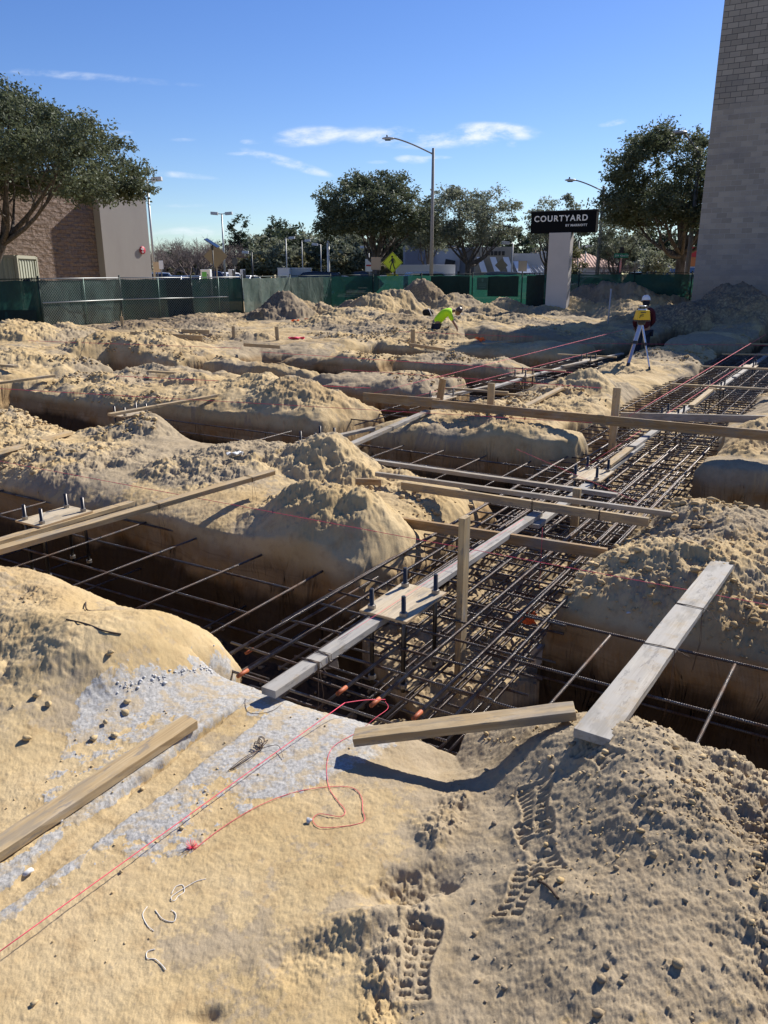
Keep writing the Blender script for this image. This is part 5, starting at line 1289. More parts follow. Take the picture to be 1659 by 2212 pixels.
# ------------------------------------------------------------------ lamps and poles
M_GALV = mat('galvanised_steel', color=(.38, .38, .37), rough=.5, metal=.5)
M_CONCP = mat('concrete_pole', painted((.36, .33, .29), (.27, .245, .215)))
M_DARKP = mat('dark_pole', color=(.035, .035, .038), rough=.5)
M_LGREY = mat('lamp_head_grey', color=(.50, .50, .50), rough=.5)
M_GLASS = mat('dark_glass', color=(.012, .015, .02), rough=.08, spec=.8)
M_WPOLE = mat('white_pole', color=(.72, .72, .70), rough=.5)
def lamp(px, Y, pytop, arm_px, arm_py, lab, m=M_CONCP, r=.11, head=True, name='street_lamp', arm2=None):
    x = P_(px, Y); zt = atY(px, pytop, Y).z; root = empty(name, (x, Y, LOT)); tag(root, lab, 'street lamp', 'lamp posts around the site')
    h = zt - LOT; MB().tube([(0, 0, -.3), (0, 0, h * .5), (0, 0, h)], [r * 1.25, r, r * .8], 10).build('pole', m, root)
    e = atY(arm_px, arm_py, Y); ex, ez = e.x - x, e.z - LOT
    a = MB(); a.tube(curve_pts([(0, 0, h - .35), (ex * .45, 0, h - .35 + (ez - h + .35) * .62), (ex * .8, 0, ez - .02), (ex, 0, ez)], 5), [.06] + [.045] * 15, 7); a.build('arm', m, root)
    s_ = -1 if ex < 0 else 1
    hd_ = MB(); hd_.lathe([(.02, -.38), (.12, -.30), (.17, -.05), (.16, .2), (.09, .36), (.04, .42)], 12, (ex + s_ * -.1, 0, ez), Matrix.Rotation(R(90 * s_), 4, 'Y') @ Matrix.Scale(.55, 4, (1, 0, 0))).build('lamp_head', M_LGREY, root)
    MB().box((ex - s_ * .05, 0, ez - .10), (.36, .22, .05)).build('lens', M_GLASS, root)
    MB().tube([(ex, 0, ez + .08), (ex, 0, ez + .2)], .05, 8).build('photocell', M_DARKP, root)
    return root
lamp(931.5, 54, 320, 836, 299, 'tall grey street lamp with curved arm in the centre of the view')
lamp(1290, 60, 402, 1230, 389, 'street lamp with dark pole right of the hotel sign, arm to the left', m=mat('dark_concrete_pole', painted((.17, .16, .15), (.12, .115, .11))), r=.13)
lamp(1484, 47, 322, 1466, 286, 'street lamp rising inside the dark oak by the block building', m=bpy.data.materials['dark_concrete_pole'], r=.12)
def parking_lamp(px0, px1, Y, pytop, heads, lab, m=M_GALV, r=.075, name='parking_lamp'):
    x = P_(px1, Y); zt = atY(px0, pytop, Y).z; root = empty(name, (x, Y, LOT)); tag(root, lab, 'street lamp', 'lamp posts around the site')
    h = zt - LOT; MB().tube([(0, 0, -.2), (0, 0, h)], [r * 1.2, r * .8], 8).build('pole', m, root)
    for s_ in heads:
        MB().tube([(0, 0, h - .05), (s_ * .35, 0, h - .02)], .035, 6).build('arm', m, root)
        MB().box((s_ * .62, 0, h), (.62, .36, .24), Matrix.Rotation(R(-4 * s_), 3, 'Y')).build('lamp_head', M_LGREY, root, bevel=.03)
    return root
parking_lamp(323, 334, 52, 387, (-1, 1), 'tall shoebox lamp rising beside the big oak at left')
parking_lamp(480, 486, 72, 461, (-1, 1), 'double-headed parking lamp right of the solar post')
parking_lamp(546, 546, 80, 545, (-1,), 'short dark parking lamp above the hedge', M_DARKP)
parking_lamp(620, 620, 85, 514, (1,), 'thin parking lamp behind the left utility box', r=.06)
parking_lamp(653, 654, 90, 520, (1,), 'faint thin lamp pole left of the broad oak', r=.05)
parking_lamp(692, 694, 88, 528, (-1,), 'thin lamp pole behind the dark parked car', r=.05)
parking_lamp(796, 797, 85, 534, (-1,), 'short lamp pole left of the plain square sign', r=.06)
parking_lamp(1106, 1105, 70, 525, (-1,), 'thin pole in front of the white canopies', r=.06)
parking_lamp(1158, 1158, 85, 545, (1,), 'thin pole left of the sign column', r=.05)
def pole(px, Y, pytop, r, m, lab):
    x = P_(px, Y); zt = atY(px, pytop, Y).z; a = MB(); a.tube([(0, 0, -.2), (0, 0, zt - LOT)], r, 8); a.lathe([(r, zt - LOT), (r * .6, zt - LOT + .05), (0, zt - LOT + .07)], 8)
    o = a.build('pole', m); o.location = (x, Y, LOT); return tag(o, lab, 'pole', 'plain poles behind the fence')
pole(710, 62, 522, .10, M_WPOLE, 'bright white pole under the left edge of the broad oak')
pole(1246, 66, 520, .05, M_GALV, 'thin pole left of the dark street lamp')
pole(1262, 68, 545, .05, M_GALV, 'thin pole against the right tiled roof'); pole(1400, 62, 568, .07, M_WPOLE, 'white post left of the white parked car')
pole(1418, 62, 566, .08, M_WPOLE, 'second white post before the dark oak'); pole(1478, 56, 568, .06, M_WPOLE, 'white post right of the dark oak trunk')
# ------------------------------------------------------------------ signs behind the fence
M_YEL = mat('fluorescent_yellow', color=(.62, .72, .02), rough=.45); M_SBLK = mat('sign_print_black', color=(.01, .01, .01), rough=.5); M_AMB = mat('amber_plate', color=(.66, .55, .02), rough=.5)
cs = empty('crossing_sign', (P_(848, 53.4), 53.4, LOT)); tag(cs, 'yellow diamond pedestrian crossing sign with arrow plate', 'sign')
zc = atY(848, 567, 53.4).z - LOT
MB().tube([(0, .03, -.3), (0, .03, zc + .2)], .04, 8).build('post', M_GALV, cs)
d_ = .66; a = MB(); a.prism([(0, -d_), (d_, 0), (0, d_), (-d_, 0)], 0, .012, Matrix.Translation((0, 0, zc)) @ MX); pl_ = a.build('diamond_plate', M_YEL, cs, bevel=.003)
a = MB()
def lineq(pts, z): a.add([(p[0], z, p[1]) for p in pts], [tuple(range(len(pts)))])
Yp = -.017
a.add([(.07 * math.cos(q * .5236) - .03, Yp, zc + .36 + .07 * math.sin(q * .5236)) for q in range(12)], [tuple(range(12))])
lineq([(-.06, zc + .27), (.06, zc + .27), (.09, zc + .02), (.07, zc - .02), (-.07, zc - .02), (-.08, zc + .05)], Yp)
lineq([(-.07, zc - .02), (.01, zc - .02), (-.09, zc - .22), (-.12, zc - .45), (-.19, zc - .43), (-.15, zc - .2)], Yp)
lineq([(0, zc - .02), (.07, zc - .02), (.11, zc - .22), (.20, zc - .42), (.13, zc - .45), (.04, zc - .24)], Yp)
lineq([(-.06, zc + .26), (-.03, zc + .16), (-.17, zc + .03), (-.21, zc - .02), (-.24, zc + .01), (-.14, zc + .12)], Yp)
lineq([(.05, zc + .26), (.09, zc + .25), (.18, zc + .1), (.17, zc - .05), (.13, zc - .05), (.13, zc + .08)], Yp)
a.build('walking_figure', M_SBLK, cs)
a = MB(); q = .61
for k in range(4):
    c0 = [(0, -q), (q, 0), (0, q), (-q, 0)]; p0, p1 = Vector(c0[k]), Vector(c0[(k + 1) % 4]); M_, L_ = frame((p0.x, Yp, zc + p0.y), (p1.x, Yp, zc + p1.y)); a.box(((p0.x + p1.x) / 2, Yp + .002, zc + (p0.y + p1.y) / 2), (L_, .018, .004) if False else (L_, .004, .018), Matrix.Rotation(-math.atan2(p1.y - p0.y, p1.x - p0.x), 3, 'Y'))
a.build('border', M_SBLK, cs)
MB().box((.0, 0, zc - .92), (.78, .02, .40)).build('arrow_plate', M_AMB, cs, bevel=.004)
a = MB(); a.box((.04, -.014, zc - .89), (.38, .004, .07), Matrix.Rotation(R(-38), 3, 'Y')); lineq([(-.20, zc - 1.07), (-.20, zc - .90), (-.03, zc - 1.07)], -.015); a.build('arrow', M_SBLK, cs)
def plate_sign(px, py, Y, w_, h_, m, lab, post=M_DARKP, shape='rect', tilt=0, rz=0.0, edge=False):
    p = atY(px, py, Y); root = empty('road_sign', (p.x, Y, LOT), rz); tag(root, lab, 'sign'); z = p.z - LOT
    MB().tube([(0, .04, -.2), (0, .04, z + h_ / 2)], .035, 8).build('post', post, root)
    if shape == 'rect': MB().box((0, 0, z), (w_, .015, h_)).build('plate', m, root)
    elif shape == 'dia': MB().prism([(0, -w_), (w_, 0), (0, w_), (-w_, 0)], 0, .012, Matrix.Translation((0, 0, z)) @ MX).build('plate', m, root)
    elif shape == 'oct': MB().prism([(w_ * math.cos(R(22.5 + 45 * k)), w_ * math.sin(R(22.5 + 45 * k))) for k in range(8)], 0, .012, Matrix.Translation((0, 0, z)) @ MX).build('plate', m, root)
    elif shape == 'solar':
        MB().box((0, 0, z + .1), (.85, .6, .035), Matrix.Rotation(R(32), 3, 'Y') @ Matrix.Rotation(R(10), 3, 'X')).build('solar_panel', M_GLASS, root); MB().box((0, .0, z - .15), (.12, .1, .2)).build('bracket', M_DARKP, root)
    return root
M_BACK = mat('sign_back_bare', color=(.30, .24, .15), rough=.6, metal=.3); M_TAN = mat('tan_plate', color=(.42, .33, .23), rough=.7)
plate_sign(458, 529, 47, .1, .1, M_GLASS, 'slim black post topped by a tilted solar panel', shape='solar')
plate_sign(466, 553, 49.5, .72, .72, M_BACK, 'bare back of a diamond sign behind the solar post', shape='dia', post=M_BACK)
plate_sign(507, 565, 52, .26, .26, M_DARKP, 'dark octagonal sign seen nearly edge-on above the fence', shape='oct', rz=R(55))
plate_sign(812, 569, 52.5, .62, .78, M_TAN, 'plain tan square sign back left of the crossing sign')
plate_sign(348, 572, 50, .28, .5, M_SIGNW, 'small white sign on the pole beside the store', rz=R(40)); plate_sign(339, 577, 51, .42, .62, M_TAN, 'tan parking plate on the pole beside the store')
p = plate_sign(1340, 574, 50, .45, .45, mat('stop_red', color=(.28, .01, .015), rough=.5), 'red octagonal sign seen nearly edge-on under the green street name', shape='oct', rz=R(66))
sn = empty('street_name_sign', (P_(1338, 50), 50, LOT)); tag(sn, 'green street name blade above the red octagonal sign', 'sign'); zs = atY(1338, 552, 50).z - LOT
M_GRN = mat('street_sign_green', color=(.01, .22, .12), rough=.5); MB().box((.02, 0, zs), (.86, .02, .25)).build('name_blade', M_GRN, sn)
text_mesh('SW 42nd St', .17, M_SIGNW, sn, 'lettering', (-.37, -.013, zs - .06), depth=.002)
MB().box((.03, .0, zs + .32), (.22, .02, .34)).build('small_plate', M_DARKP, sn); MB().tube([(.02, .04, zs - .3), (.02, .04, zs + .5)], .03, 8).build('post_top', M_GALV, sn)
plate_sign(1129, 575, 58, .62, .72, M_TAN, 'pair of tan plates at the right end of the pergola'); plate_sign(1083, 573, 63, .5, .5, M_BACK, 'bare diamond sign back left of the white canopies', shape='dia', post=M_BACK)
plate_sign(797, 573, 68, .62, 1.0, M_SIGNW, 'white and red real estate sign left of the tan square')
a = MB(); pz = atY(797, 573, 68); a.box((pz.x + .02, 67.97, pz.z - .02), (.5, .01, .12)); tag(a.build('red_strip', mat('strip_red', color=(.5, .03, .03), rough=.5)), 'red strip stuck on the white real estate sign', 'sign strip')
# white site pipe
g = on(1313, 700); a = MB(); a.tube([(g.x, g.y, g.z - .2), (g.x + .02, g.y, atY(1316, 628, g.y).z)], .032, 8); a.lathe([(.045, 0), (.045, .08), (0, .08)], 8, (g.x + .02, g.y, atY(1316, 628, g.y).z)); tag(a.build('vent_pipe', mat('pvc_white', color=(.36, .36, .38), rough=.4)), 'upright pale pipe standing in the hummocks left of the surveyor', 'pipe')
# ------------------------------------------------------------------ chargers, utility boxes
M_CHW = mat('charger_white', color=(.72, .73, .73), rough=.4); M_CHG = mat('charger_green', color=(.12, .42, .08), rough=.4)
def charger(px, Y, w_, lab, green):
    p = atY(px, 582, Y); root = empty('charging_post', (p.x, Y, LOT), R(-8)); tag(root, lab, 'charging post', 'white charging posts'); h = p.z - LOT
    MB().box((0, 0, h / 2), (w_, .35, h)).build('cabinet', M_CHW, root, bevel=.03)
    if green:
        MB().box((-w_ * .1, -.18, h * .74), (w_ * .5, .01, h * .36)).build('green_screen', M_CHG, root)
        MB().tube(curve_pts([(w_ * .25, -.2, h * .85), (w_ * .38, -.25, h * .6), (w_ * .22, -.22, h * .45)], 5), .018, 5).build('cable', M_DARKP, root)
    else: MB().box((w_ * .46, -.02, h * .5), (w_ * .22, .40, h * .96)).build('dark_side', M_DARKP, root)
charger(445, 51, .62, 'white charging post with green screen left of the solar post', True)
charger(500, 53, .34, 'narrow white charging post right of the solar post', False); charger(524, 54, .26, 'narrowest white charging post left of the hedge', False)
def ubox(px0, px1, pyt, Y, lab, slots):
    x0, x1 = P_(px0, Y), P_(px1, Y); h = atY((px0 + px1) / 2, pyt, Y).z - LOT; root = empty('utility_cabinet', ((x0 + x1) / 2, Y, LOT)); tag(root, lab, 'cabinet', 'pale utility cabinets'); w_ = x1 - x0
    MB().box((0, 0, h / 2), (w_, .9, h)).build('cabinet', M_CHW if slots else mat('cabinet_grey', color=(.50, .52, .50), rough=.5), root, bevel=.02); MB().box((0, 0, h + .02), (w_ + .06, .96, .05)).build('lid', M_CHW, root)
    if slots:
        for k in range(4): MB().box((w_ * (-.2 + .13 * k), -.455, h * .55), (.09, .01, h * .42)).build('vent_slot', mat('slot_grey', color=(.16, .17, .20), rough=.6) if 'slot_grey' not in bpy.data.materials else bpy.data.materials['slot_grey'], root)
ubox(602, 627, 580, 55.5, 'white utility cabinet with dark vents', True); ubox(631, 672, 580, 56.5, 'long grey-green utility cabinet behind the dark car', False)
# ------------------------------------------------------------------ far buildings
def blk(name, lab, cat, parts, px, Y, rz=0.0):
    root = empty(name, (P_(px, Y), Y, LOT), rz); tag(root, lab, cat)
    for (nm, c, s_, m) in parts: MB().box(c, s_).build(nm, m, root)
    return root
M_WHW = mat('white_render', painted((.62, .62, .64), (.56, .56, .58))); M_GRB = mat('blue_grey_shade_and_glass', painted((.20, .21, .25), (.17, .18, .22))); M_BEI = mat('grey_beige_render', painted((.34, .32, .29), (.30, .285, .26)))  # blue-grey on the white building's left wing is shade put into the colour
M_WIN = M_GLASS; M_CAN = mat('bright_metal_awning', color=(.85, .86, .88), rough=.35, metal=.1)
Yb = 78; k_ = Yb / 1757.0; hb = atY(950, 533, Yb).z - LOT
wb = blk('white_building', 'flat-roofed white building with left wing coloured blue-grey for shade', 'building', [('left_wing', (-1.1, 4, hb / 2), (2.7, 8, hb)), ('main_wall', (2.2, 4.4, hb / 2 - .05), (3.9, 8, hb - .1)), ('parapet', (.55, 4.2, hb + .03), (7.3, 8.4, .12))] and
         [('left_wing', (-1.1, 4, hb / 2), (2.7, 8, hb), M_GRB), ('main_wall', (2.2, 4.4, hb / 2 - .05), (3.9, 8, hb - .1), M_WHW), ('parapet', (.0, 4.2, hb + .05), (5.0, 8.5, .10), M_BEI), ('door', (3.0, .37, .9), (.8, .1, 1.9), M_DARKP)], 930, Yb)
pw = MB().box((1.75, .2, hb * .50), (.95, .12, 1.75), Matrix.Rotation(R(10), 3, 'Y')).build('black_awning', M_DARKP, wb)
tr_ = empty('box_trailer', (P_(918, 66), 66, LOT)); tag(tr_, 'long white box trailer parked before the white building', 'trailer'); ht = atY(918, 572, 66).z - LOT
MB().box((0, 0, ht / 2 + .35), (4.7, 2.2, ht - .7)).build('box_body', mat('trailer_white', color=(.60, .61, .66), rough=.5), tr_, bevel=.03)
for x in (-1.3, 1.3): MB().lathe([(0, -.12), (.38, -.12), (.4, 0), (.38, .12), (0, .12)], 16, (x, -1.0, .38), MX).build('wheel', M_DARKP, tr_)
Yr = 72; hr = atY(1045, 533, Yr).z - LOT; h2_ = atY(1110, 547, Yr).z - LOT
rs_ = empty('restaurant', (P_(1020, Yr), Yr, LOT)); tag(rs_, 'grey restaurant with bright slanted awnings and low white wing', 'restaurant')
MB().box((1.9, 4, hr / 2), (3.4, 8, hr)).build('front_block', M_BEI, rs_); MB().box((-.1, 4.4, hr / 2 - .05), (.9, 7.4, hr - .1)).build('dark_corner', mat('dark_corner', color=(.13, .13, .135), rough=.8), rs_)
MB().box((5.0, 4.5, h2_ / 2), (3.1, 8, h2_)).build('low_wing', M_WHW, rs_)
def awning(x, w_, z1, z0, dx=.38, out=.75):
    t_ = .05; P8 = [(x, -.06, z1), (x + w_, -.06, z1), (x + w_ + dx, -out, z0), (x + dx, -out, z0)]; P8 += [(a, b_, c - t_) for a, b_, c in P8]
    MB().add(P8, [(0, 1, 2, 3), (7, 6, 5, 4), (0, 4, 5, 1), (1, 5, 6, 2), (2, 6, 7, 3), (3, 7, 4, 0)]).build('awning', M_CAN, rs_)
for x in (.35, 1.5, 2.65): awning(x, .50, hr * .78, hr * .46)
for x in (.35, 1.4, 2.5, 3.3): MB().add([(x - .1, -.02, 0), (x + .35, -.02, 0), (x + .35, -.02, hr * .5), (x - .1, -.8, 0), (x + .35, -.8, 0)], [(0, 1, 2), (0, 3, 4, 1), (1, 4, 2), (0, 2, 3), (2, 4, 3)]).build('window_surround', M_BEI, rs_)
awning(3.55, 1.2, h2_ * .80, h2_ * .50, .3, 1.3)
for k in range(4): MB().tube([(4.9 + .38 * k, -.1, h2_ * .68), (5.3 + .38 * k, -1.5, h2_ * .46)], .035, 5).build('canopy_stay', M_CAN, rs_)
MB().box((6.3, -1.0, h2_ * .44), (3.4, 1.6, .14)).build('pergola_roof', M_DARKP, rs_)
for k in range(8): MB().box((4.75 + .44 * k, -1.8, h2_ * .26), (.07, .07, h2_ * .5)).build('pergola_post', M_DARKP, rs_)
MB().box((4.3, .42, h2_ * .26), (1.1, .1, h2_ * .5)).build('glass_door', M_WIN, rs_)
text_mesh('LIME', .55, M_DARKP, rs_, 'lettering', (1.25, -.03, hr * .80), depth=.03) if False else None
a = MB()
for k, wdt in enumerate((.26, .2, .28, .2, .24)): a.box((1.35 + .33 * k, -.04, hr * .86), (wdt, .06, .36)); 
a.build('wall_letters', M_DARKP, rs_)
def tiles(t, b):
    P = t.obj(); n = t.noise(P, 2, 3); t.put(b.inputs['Base Color'], t.mix(n, (.42, .22, .15), (.52, .31, .22))); b.inputs['Roughness'].default_value = .85
    t.put(b.inputs['Normal'], t.bump(t.math('SINE', t.math('MULTIPLY', t.sep(P)[0], 20)), .6, .05))
M_TILE = mat('terracotta_tiles', tiles); M_CREAM = mat('cream_render', painted((.50, .46, .40), (.44, .40, .35)))
def hip(px0, px1, pye, pyr, Y, dpt, lab, ridge=.35):
    x0, x1 = P_(px0, Y), P_(px1, Y); he = atY(px0, pye, Y).z - LOT; hr_ = atY(px0, pyr, Y).z - LOT; w_ = x1 - x0; root = empty('tiled_building', ((x0 + x1) / 2, Y, LOT)); tag(root, lab, 'building')
    MB().box((0, dpt / 2, he / 2), (w_ * .94, dpt * .92, he)).build('wall', M_CREAM, root)
    e = ridge * w_ / 2; MB().add([(-w_ / 2, 0, he), (w_ / 2, 0, he), (w_ / 2, dpt, he), (-w_ / 2, dpt, he), (-e, dpt / 2, hr_), (e, dpt / 2, hr_)], [(0, 1, 5, 4), (1, 2, 5), (2, 3, 4, 5), (3, 0, 4), (0, 3, 2, 1)]).build('roof', M_TILE, root)
    for k in range(3): MB().box((-w_ * .3 + w_ * .3 * k, dpt * .035, he * .45), (w_ * .12, .1, he * .45)).build('window', M_WIN, root)
hip(1128, 1190, 573, 546, 92, 8, 'tiled-roof building seen left of the hotel sign column'); hip(1222, 1345, 577, 545, 84, 9, 'tiled-roof building right of the hotel sign column', .1); hip(1150, 1200, 562, 537, 105, 9, 'higher tiled roof behind the one left of the column', .3)
blk('far_building', 'far pale flat building left of the crossing sign', 'building', [('wall', (0, 3, 1.0), (9, 6, 2.0), M_BEI), ('roof_box', (-1.5, 2, 2.2), (1.6, 2, .5), M_WHW)], 800, 118)
blk('far_building', 'small pink-walled building far behind the double-headed lamp', 'building', [('wall', (0, 3, .9), (6, 6, 1.8), M_TILE), ('fascia', (0, .0, 1.7), (6.1, .2, .35), M_WHW)], 480, 116)
blk('far_building', 'distant white tower block above the tiled roofs', 'building', [('wall', (0, 3, 3.5), (4.2, 6, 7.0), M_WHW), ('window_band', (0, -.05, 5.6), (3.0, .2, .6), M_GRB)], 1255, 160)
blk('service_station', 'white station with blue band and red top right of the oak trunk', 'building', [('wall', (0, 2, 1.1), (3.4, 4, 2.2), M_WHW), ('blue_band', (0, -.05, 1.9), (3.5, .2, .45), mat('station_blue', color=(.04, .12, .32), rough=.5)), ('red_top', (.0, .2, 3.4), (1.7, .3, .8), mat('station_red', color=(.42, .02, .03), rough=.5)), ('price_board', (.1, .2, 2.6), (1.0, .25, .75), mat('price_orange', color=(.5, .16, .05), rough=.5))], 1492, 70)
blk('bus_shelter', 'blue and white glazed shelter left of the dark oak trunk', 'shelter', [('roof', (0, 0, 2.3), (3.2, 1.6, .15), M_WHW), ('glass', (0, .5, 1.2), (3.0, .05, 2.0), M_GRB), ('post', (-1.5, -.6, 1.15), (.1, .1, 2.3), M_WHW), ('post', (1.5, -.6, 1.15), (.1, .1, 2.3), M_WHW)], 1425, 74)
# ------------------------------------------------------------------ cars
M_TYRE = mat('tyre', color=(.02, .02, .02), rough=.8); M_RIM = mat('rim', color=(.4, .4, .42), rough=.3, metal=.8); M_LAMPR = mat('tail_lamp', color=(.35, .01, .01), rough=.3); M_LAMPW = mat('head_lamp', color=(.7, .7, .7), rough=.2)
def make_car(kind):
    root = empty('parked_car', (0, 0, 0)); L = 4.6; Wd = 1.82
    H = {'sedan': 1.46, 'suv': 1.78, 'pickup': 1.86}[kind]
    low = [(-2.3, .35), (-2.3, .80), (-2.15, .92)]
    cab = {'sedan': [(-1.55, .98), (-1.0, H - .04), (.1, H), (.75, H - .08), (1.35, 1.0)], 'suv': [(-2.1, 1.15), (-1.85, H - .08), (-.2, H), (.55, H - .08), (1.25, 1.1)], 'pickup': [(-.75, 1.12), (-.6, H - .06), (.35, H), (.75, H - .08), (1.25, 1.12)]}[kind]
    front = [(2.15, .86), (2.3, .62), (2.3, .35)]
    prof = low + cab + front; n = len(prof)
    def w_at(z): return Wd / 2 * (1.0 if z < .95 else 1.0 - .22 * (z - .95) / (H - .95)) * (1 - .05 * (z < .5))
    vs = [(x, -w_at(z), z) for x, z in prof] + [(x, w_at(z), z) for x, z in prof]
    fs = [tuple(range(n)), tuple(range(2 * n - 1, n - 1, -1))] + [(i, n + i, n + (i + 1) % n, (i + 1) % n) for i in range(n)]
    body = MB().add(vs, fs).build('body', M_CHW, root, bevel=.04)
    g0 = cab[0]; gl_ = []
    for s_ in (-1, 1):
        P2 = [(cab[0][0] + .2, cab[0][1] + .03), (cab[1][0] + .12, cab[1][1] - .08), (cab[3][0] - .08, cab[3][1] - .07), (cab[4][0] - .25, cab[4][1] + .03)]
        MB().add([(x, s_ * (w_at(z) + .006), z) for x, z in P2], [(0, 1, 2, 3)]).build('side_window', M_GLASS, root)
    for (i, j) in ((3, 4), (1, 0)):
        (xa, za), (xb, zb) = cab[i], cab[j]; dx = .012 if i == 3 else -.012
        MB().add([(xa + dx + (xb - xa) * .08, -w_at(za) * .86, za + (zb - za) * .08 + .01), (xa + dx + (xb - xa) * .08, w_at(za) * .86, za + (zb - za) * .08 + .01), (xb + dx - (xb - xa) * .08, w_at(zb) * .86, zb - (zb - za) * .08 + .01), (xb + dx - (xb - xa) * .08, -w_at(zb) * .86, zb - (zb - za) * .08 + .01)], [(0, 1, 2, 3)]).build('windscreen' if i == 3 else 'rear_window', M_GLASS, root)
    for x in (-1.42, 1.42):
        for s_ in (-1, 1):
            wv = MB().lathe([(.18, -.1), (.33, -.1), (.335, 0), (.33, .1), (.18, .1)], 18, (x, s_ * .84, .335), MX).build('wheel', M_TYRE, root); MB().lathe([(0, -.085), (.19, -.085), (.19, .085), (0, .085)], 12, (x, s_ * .86, .335), MX).build('rim', M_RIM, wv)
    for s_ in (-1, 1):
        MB().box((2.24, s_ * .62, .72), (.12, .34, .13)).build('head_lamp', M_LAMPW, root); MB().box((-2.27, s_ * .70, .82), (.08, .22, .2)).build('tail_lamp', M_LAMPR, root); MB().box((.95, s_ * .98, 1.0), (.12, .16, .12)).build('mirror', M_TYRE, root)
    return root
cars = {k: make_car(k) for k in ('sedan', 'suv', 'pickup')}
for c in cars.values(): snapshot(c)
PAINT = {n: mat('car_paint_' + n, color=c, rough=.22, spec=.6) for n, c in {'white': (.72, .72, .72), 'black': (.01, .01, .012), 'navy': (.012, .022, .07), 'silver': (.42, .43, .45), 'grey': (.10, .105, .11), 'yellow': (.5, .5, .05)}.items()}
CL = [('suv', 'white', 352, 76, .2, 'white sport utility vehicle right of the stucco pier'), ('sedan', 'navy', 330, 80, 1.2, 'navy car half hidden at the stucco pier'), ('sedan', 'navy', 385, 74, 1.4, 'navy car left of the green-screen charging post'), ('sedan', 'navy', 415, 78, 1.5, 'navy car before the broad bare tree'), ('sedan', 'grey', 428, 72, 1.3, 'dark grey car touching the green-screen charging post'),
      ('pickup', 'navy', 462, 80, .1, 'dark pickup behind the solar post'), ('suv', 'white', 497, 82, 1.2, 'white car behind the narrow charging post'), ('sedan', 'navy', 512, 76, 1.4, 'blue car left of the hedge'), ('sedan', 'white', 538, 84, 1.2, 'white car behind the narrowest charging post'),
      ('suv', 'black', 674, 55.5, 3.14, 'large black vehicle right behind the fence under the white pole'), ('pickup', 'white', 708, 92, 1.5, 'white pickup parked far behind the black vehicle'), ('sedan', 'silver', 735, 88, .2, 'silver car left of the real estate sign'), ('pickup', 'black', 775, 84, .2, 'black pickup left of the plain tan sign'), ('sedan', 'white', 832, 86, .3, 'white car behind the crossing sign post'), ('sedan', 'white', 866, 82, .1, 'white car right of the crossing sign post'),
      ('suv', 'silver', 934, 60, .3, 'silver vehicle before the box trailer'), ('sedan', 'white', 1000, 64, .1, 'white car below the grey oak trunk'), ('suv', 'grey', 1068, 60, 3.0, 'dark vehicle below the bright awnings'), ('sedan', 'white', 1148, 58, 3.1, 'white car left of the sign column'), ('sedan', 'silver', 1285, 55, .2, 'silver car right of the dark street lamp'), ('sedan', 'navy', 1245, 62, .3, 'navy car right of the sign column'), ('suv', 'black', 1415, 60, .4, 'black and white car left of the dark oak trunk'), ('sedan', 'yellow', 1440, 66, .2, 'yellow car behind the black and white one')]
used_c = set(); body_copies = {}
for (k, pc, px, Y, rz, lab) in CL:
    if k not in used_c: used_c.add(k); o = cars[k]; o.location = (P_(px, Y), Y, LOT); o.rotation_euler = (0, 0, rz); o['label'] = lab; o['category'] = 'car'; o['group'] = 'cars parked beyond the fence'
    else: o = dup(cars[k], (P_(px, Y), Y, LOT), rz, lab)
    for c in [x for x in bpy.data.objects if x.parent == o and x.name.startswith('body')]:
        key = (k, pc)
        if key not in body_copies: me = c.data.copy(); me.materials.clear(); me.materials.append(PAINT[pc]); body_copies[key] = me
        c.data = body_copies[key]

# ------------------------------------------------------------------ people
def skin_obj(name, joints, edges, m, parent, sub=2, root_i=0):
    me = bpy.data.meshes.new(name); me.from_pydata([j[0] for j in joints], edges, []); o = bpy.data.objects.new(name, me); COL.objects.link(o); o.parent = parent
    o.modifiers.new('skin', 'SKIN'); me.skin_vertices[0].data[0].use_root = (root_i == 0)
    for i, j in enumerate(joints):
        r_ = j[1] if isinstance(j[1], (tuple, list)) else (j[1], j[1]); me.skin_vertices[0].data[i].radius = r_; me.skin_vertices[0].data[i].use_root = (i == root_i)
    s_ = o.modifiers.new('sub', 'SUBSURF'); s_.levels = sub; s_.render_levels = sub
    me.materials.append(m); o.modifiers['skin'].use_smooth_shade = True; return o
def bakemods(o):
    bpy.context.view_layer.update(); dg = bpy.context.evaluated_depsgraph_get(); me = bpy.data.meshes.new_from_object(o.evaluated_get(dg)); o.modifiers.clear(); o.data = me
M_SKIN = mat('skin', color=(.30, .16, .10), rough=.55); M_HIVIS = mat('hi_vis_shirt', color=(.48, .86, .015), rough=.8); M_JEAN = mat('dark_trousers', color=(.02, .024, .04), rough=.9)
M_MAROON = mat('maroon_shirt', color=(.07, .008, .014), rough=.9); M_HATW = mat('white_hard_hat', color=(.72, .73, .76), rough=.3); M_HATB = mat('brown_hard_hat', color=(.11, .07, .055), rough=.3); M_BOOT = mat('boot_leather', color=(.06, .04, .03), rough=.8); M_NAVY = mat('navy_hood', color=(.012, .014, .028), rough=.95)
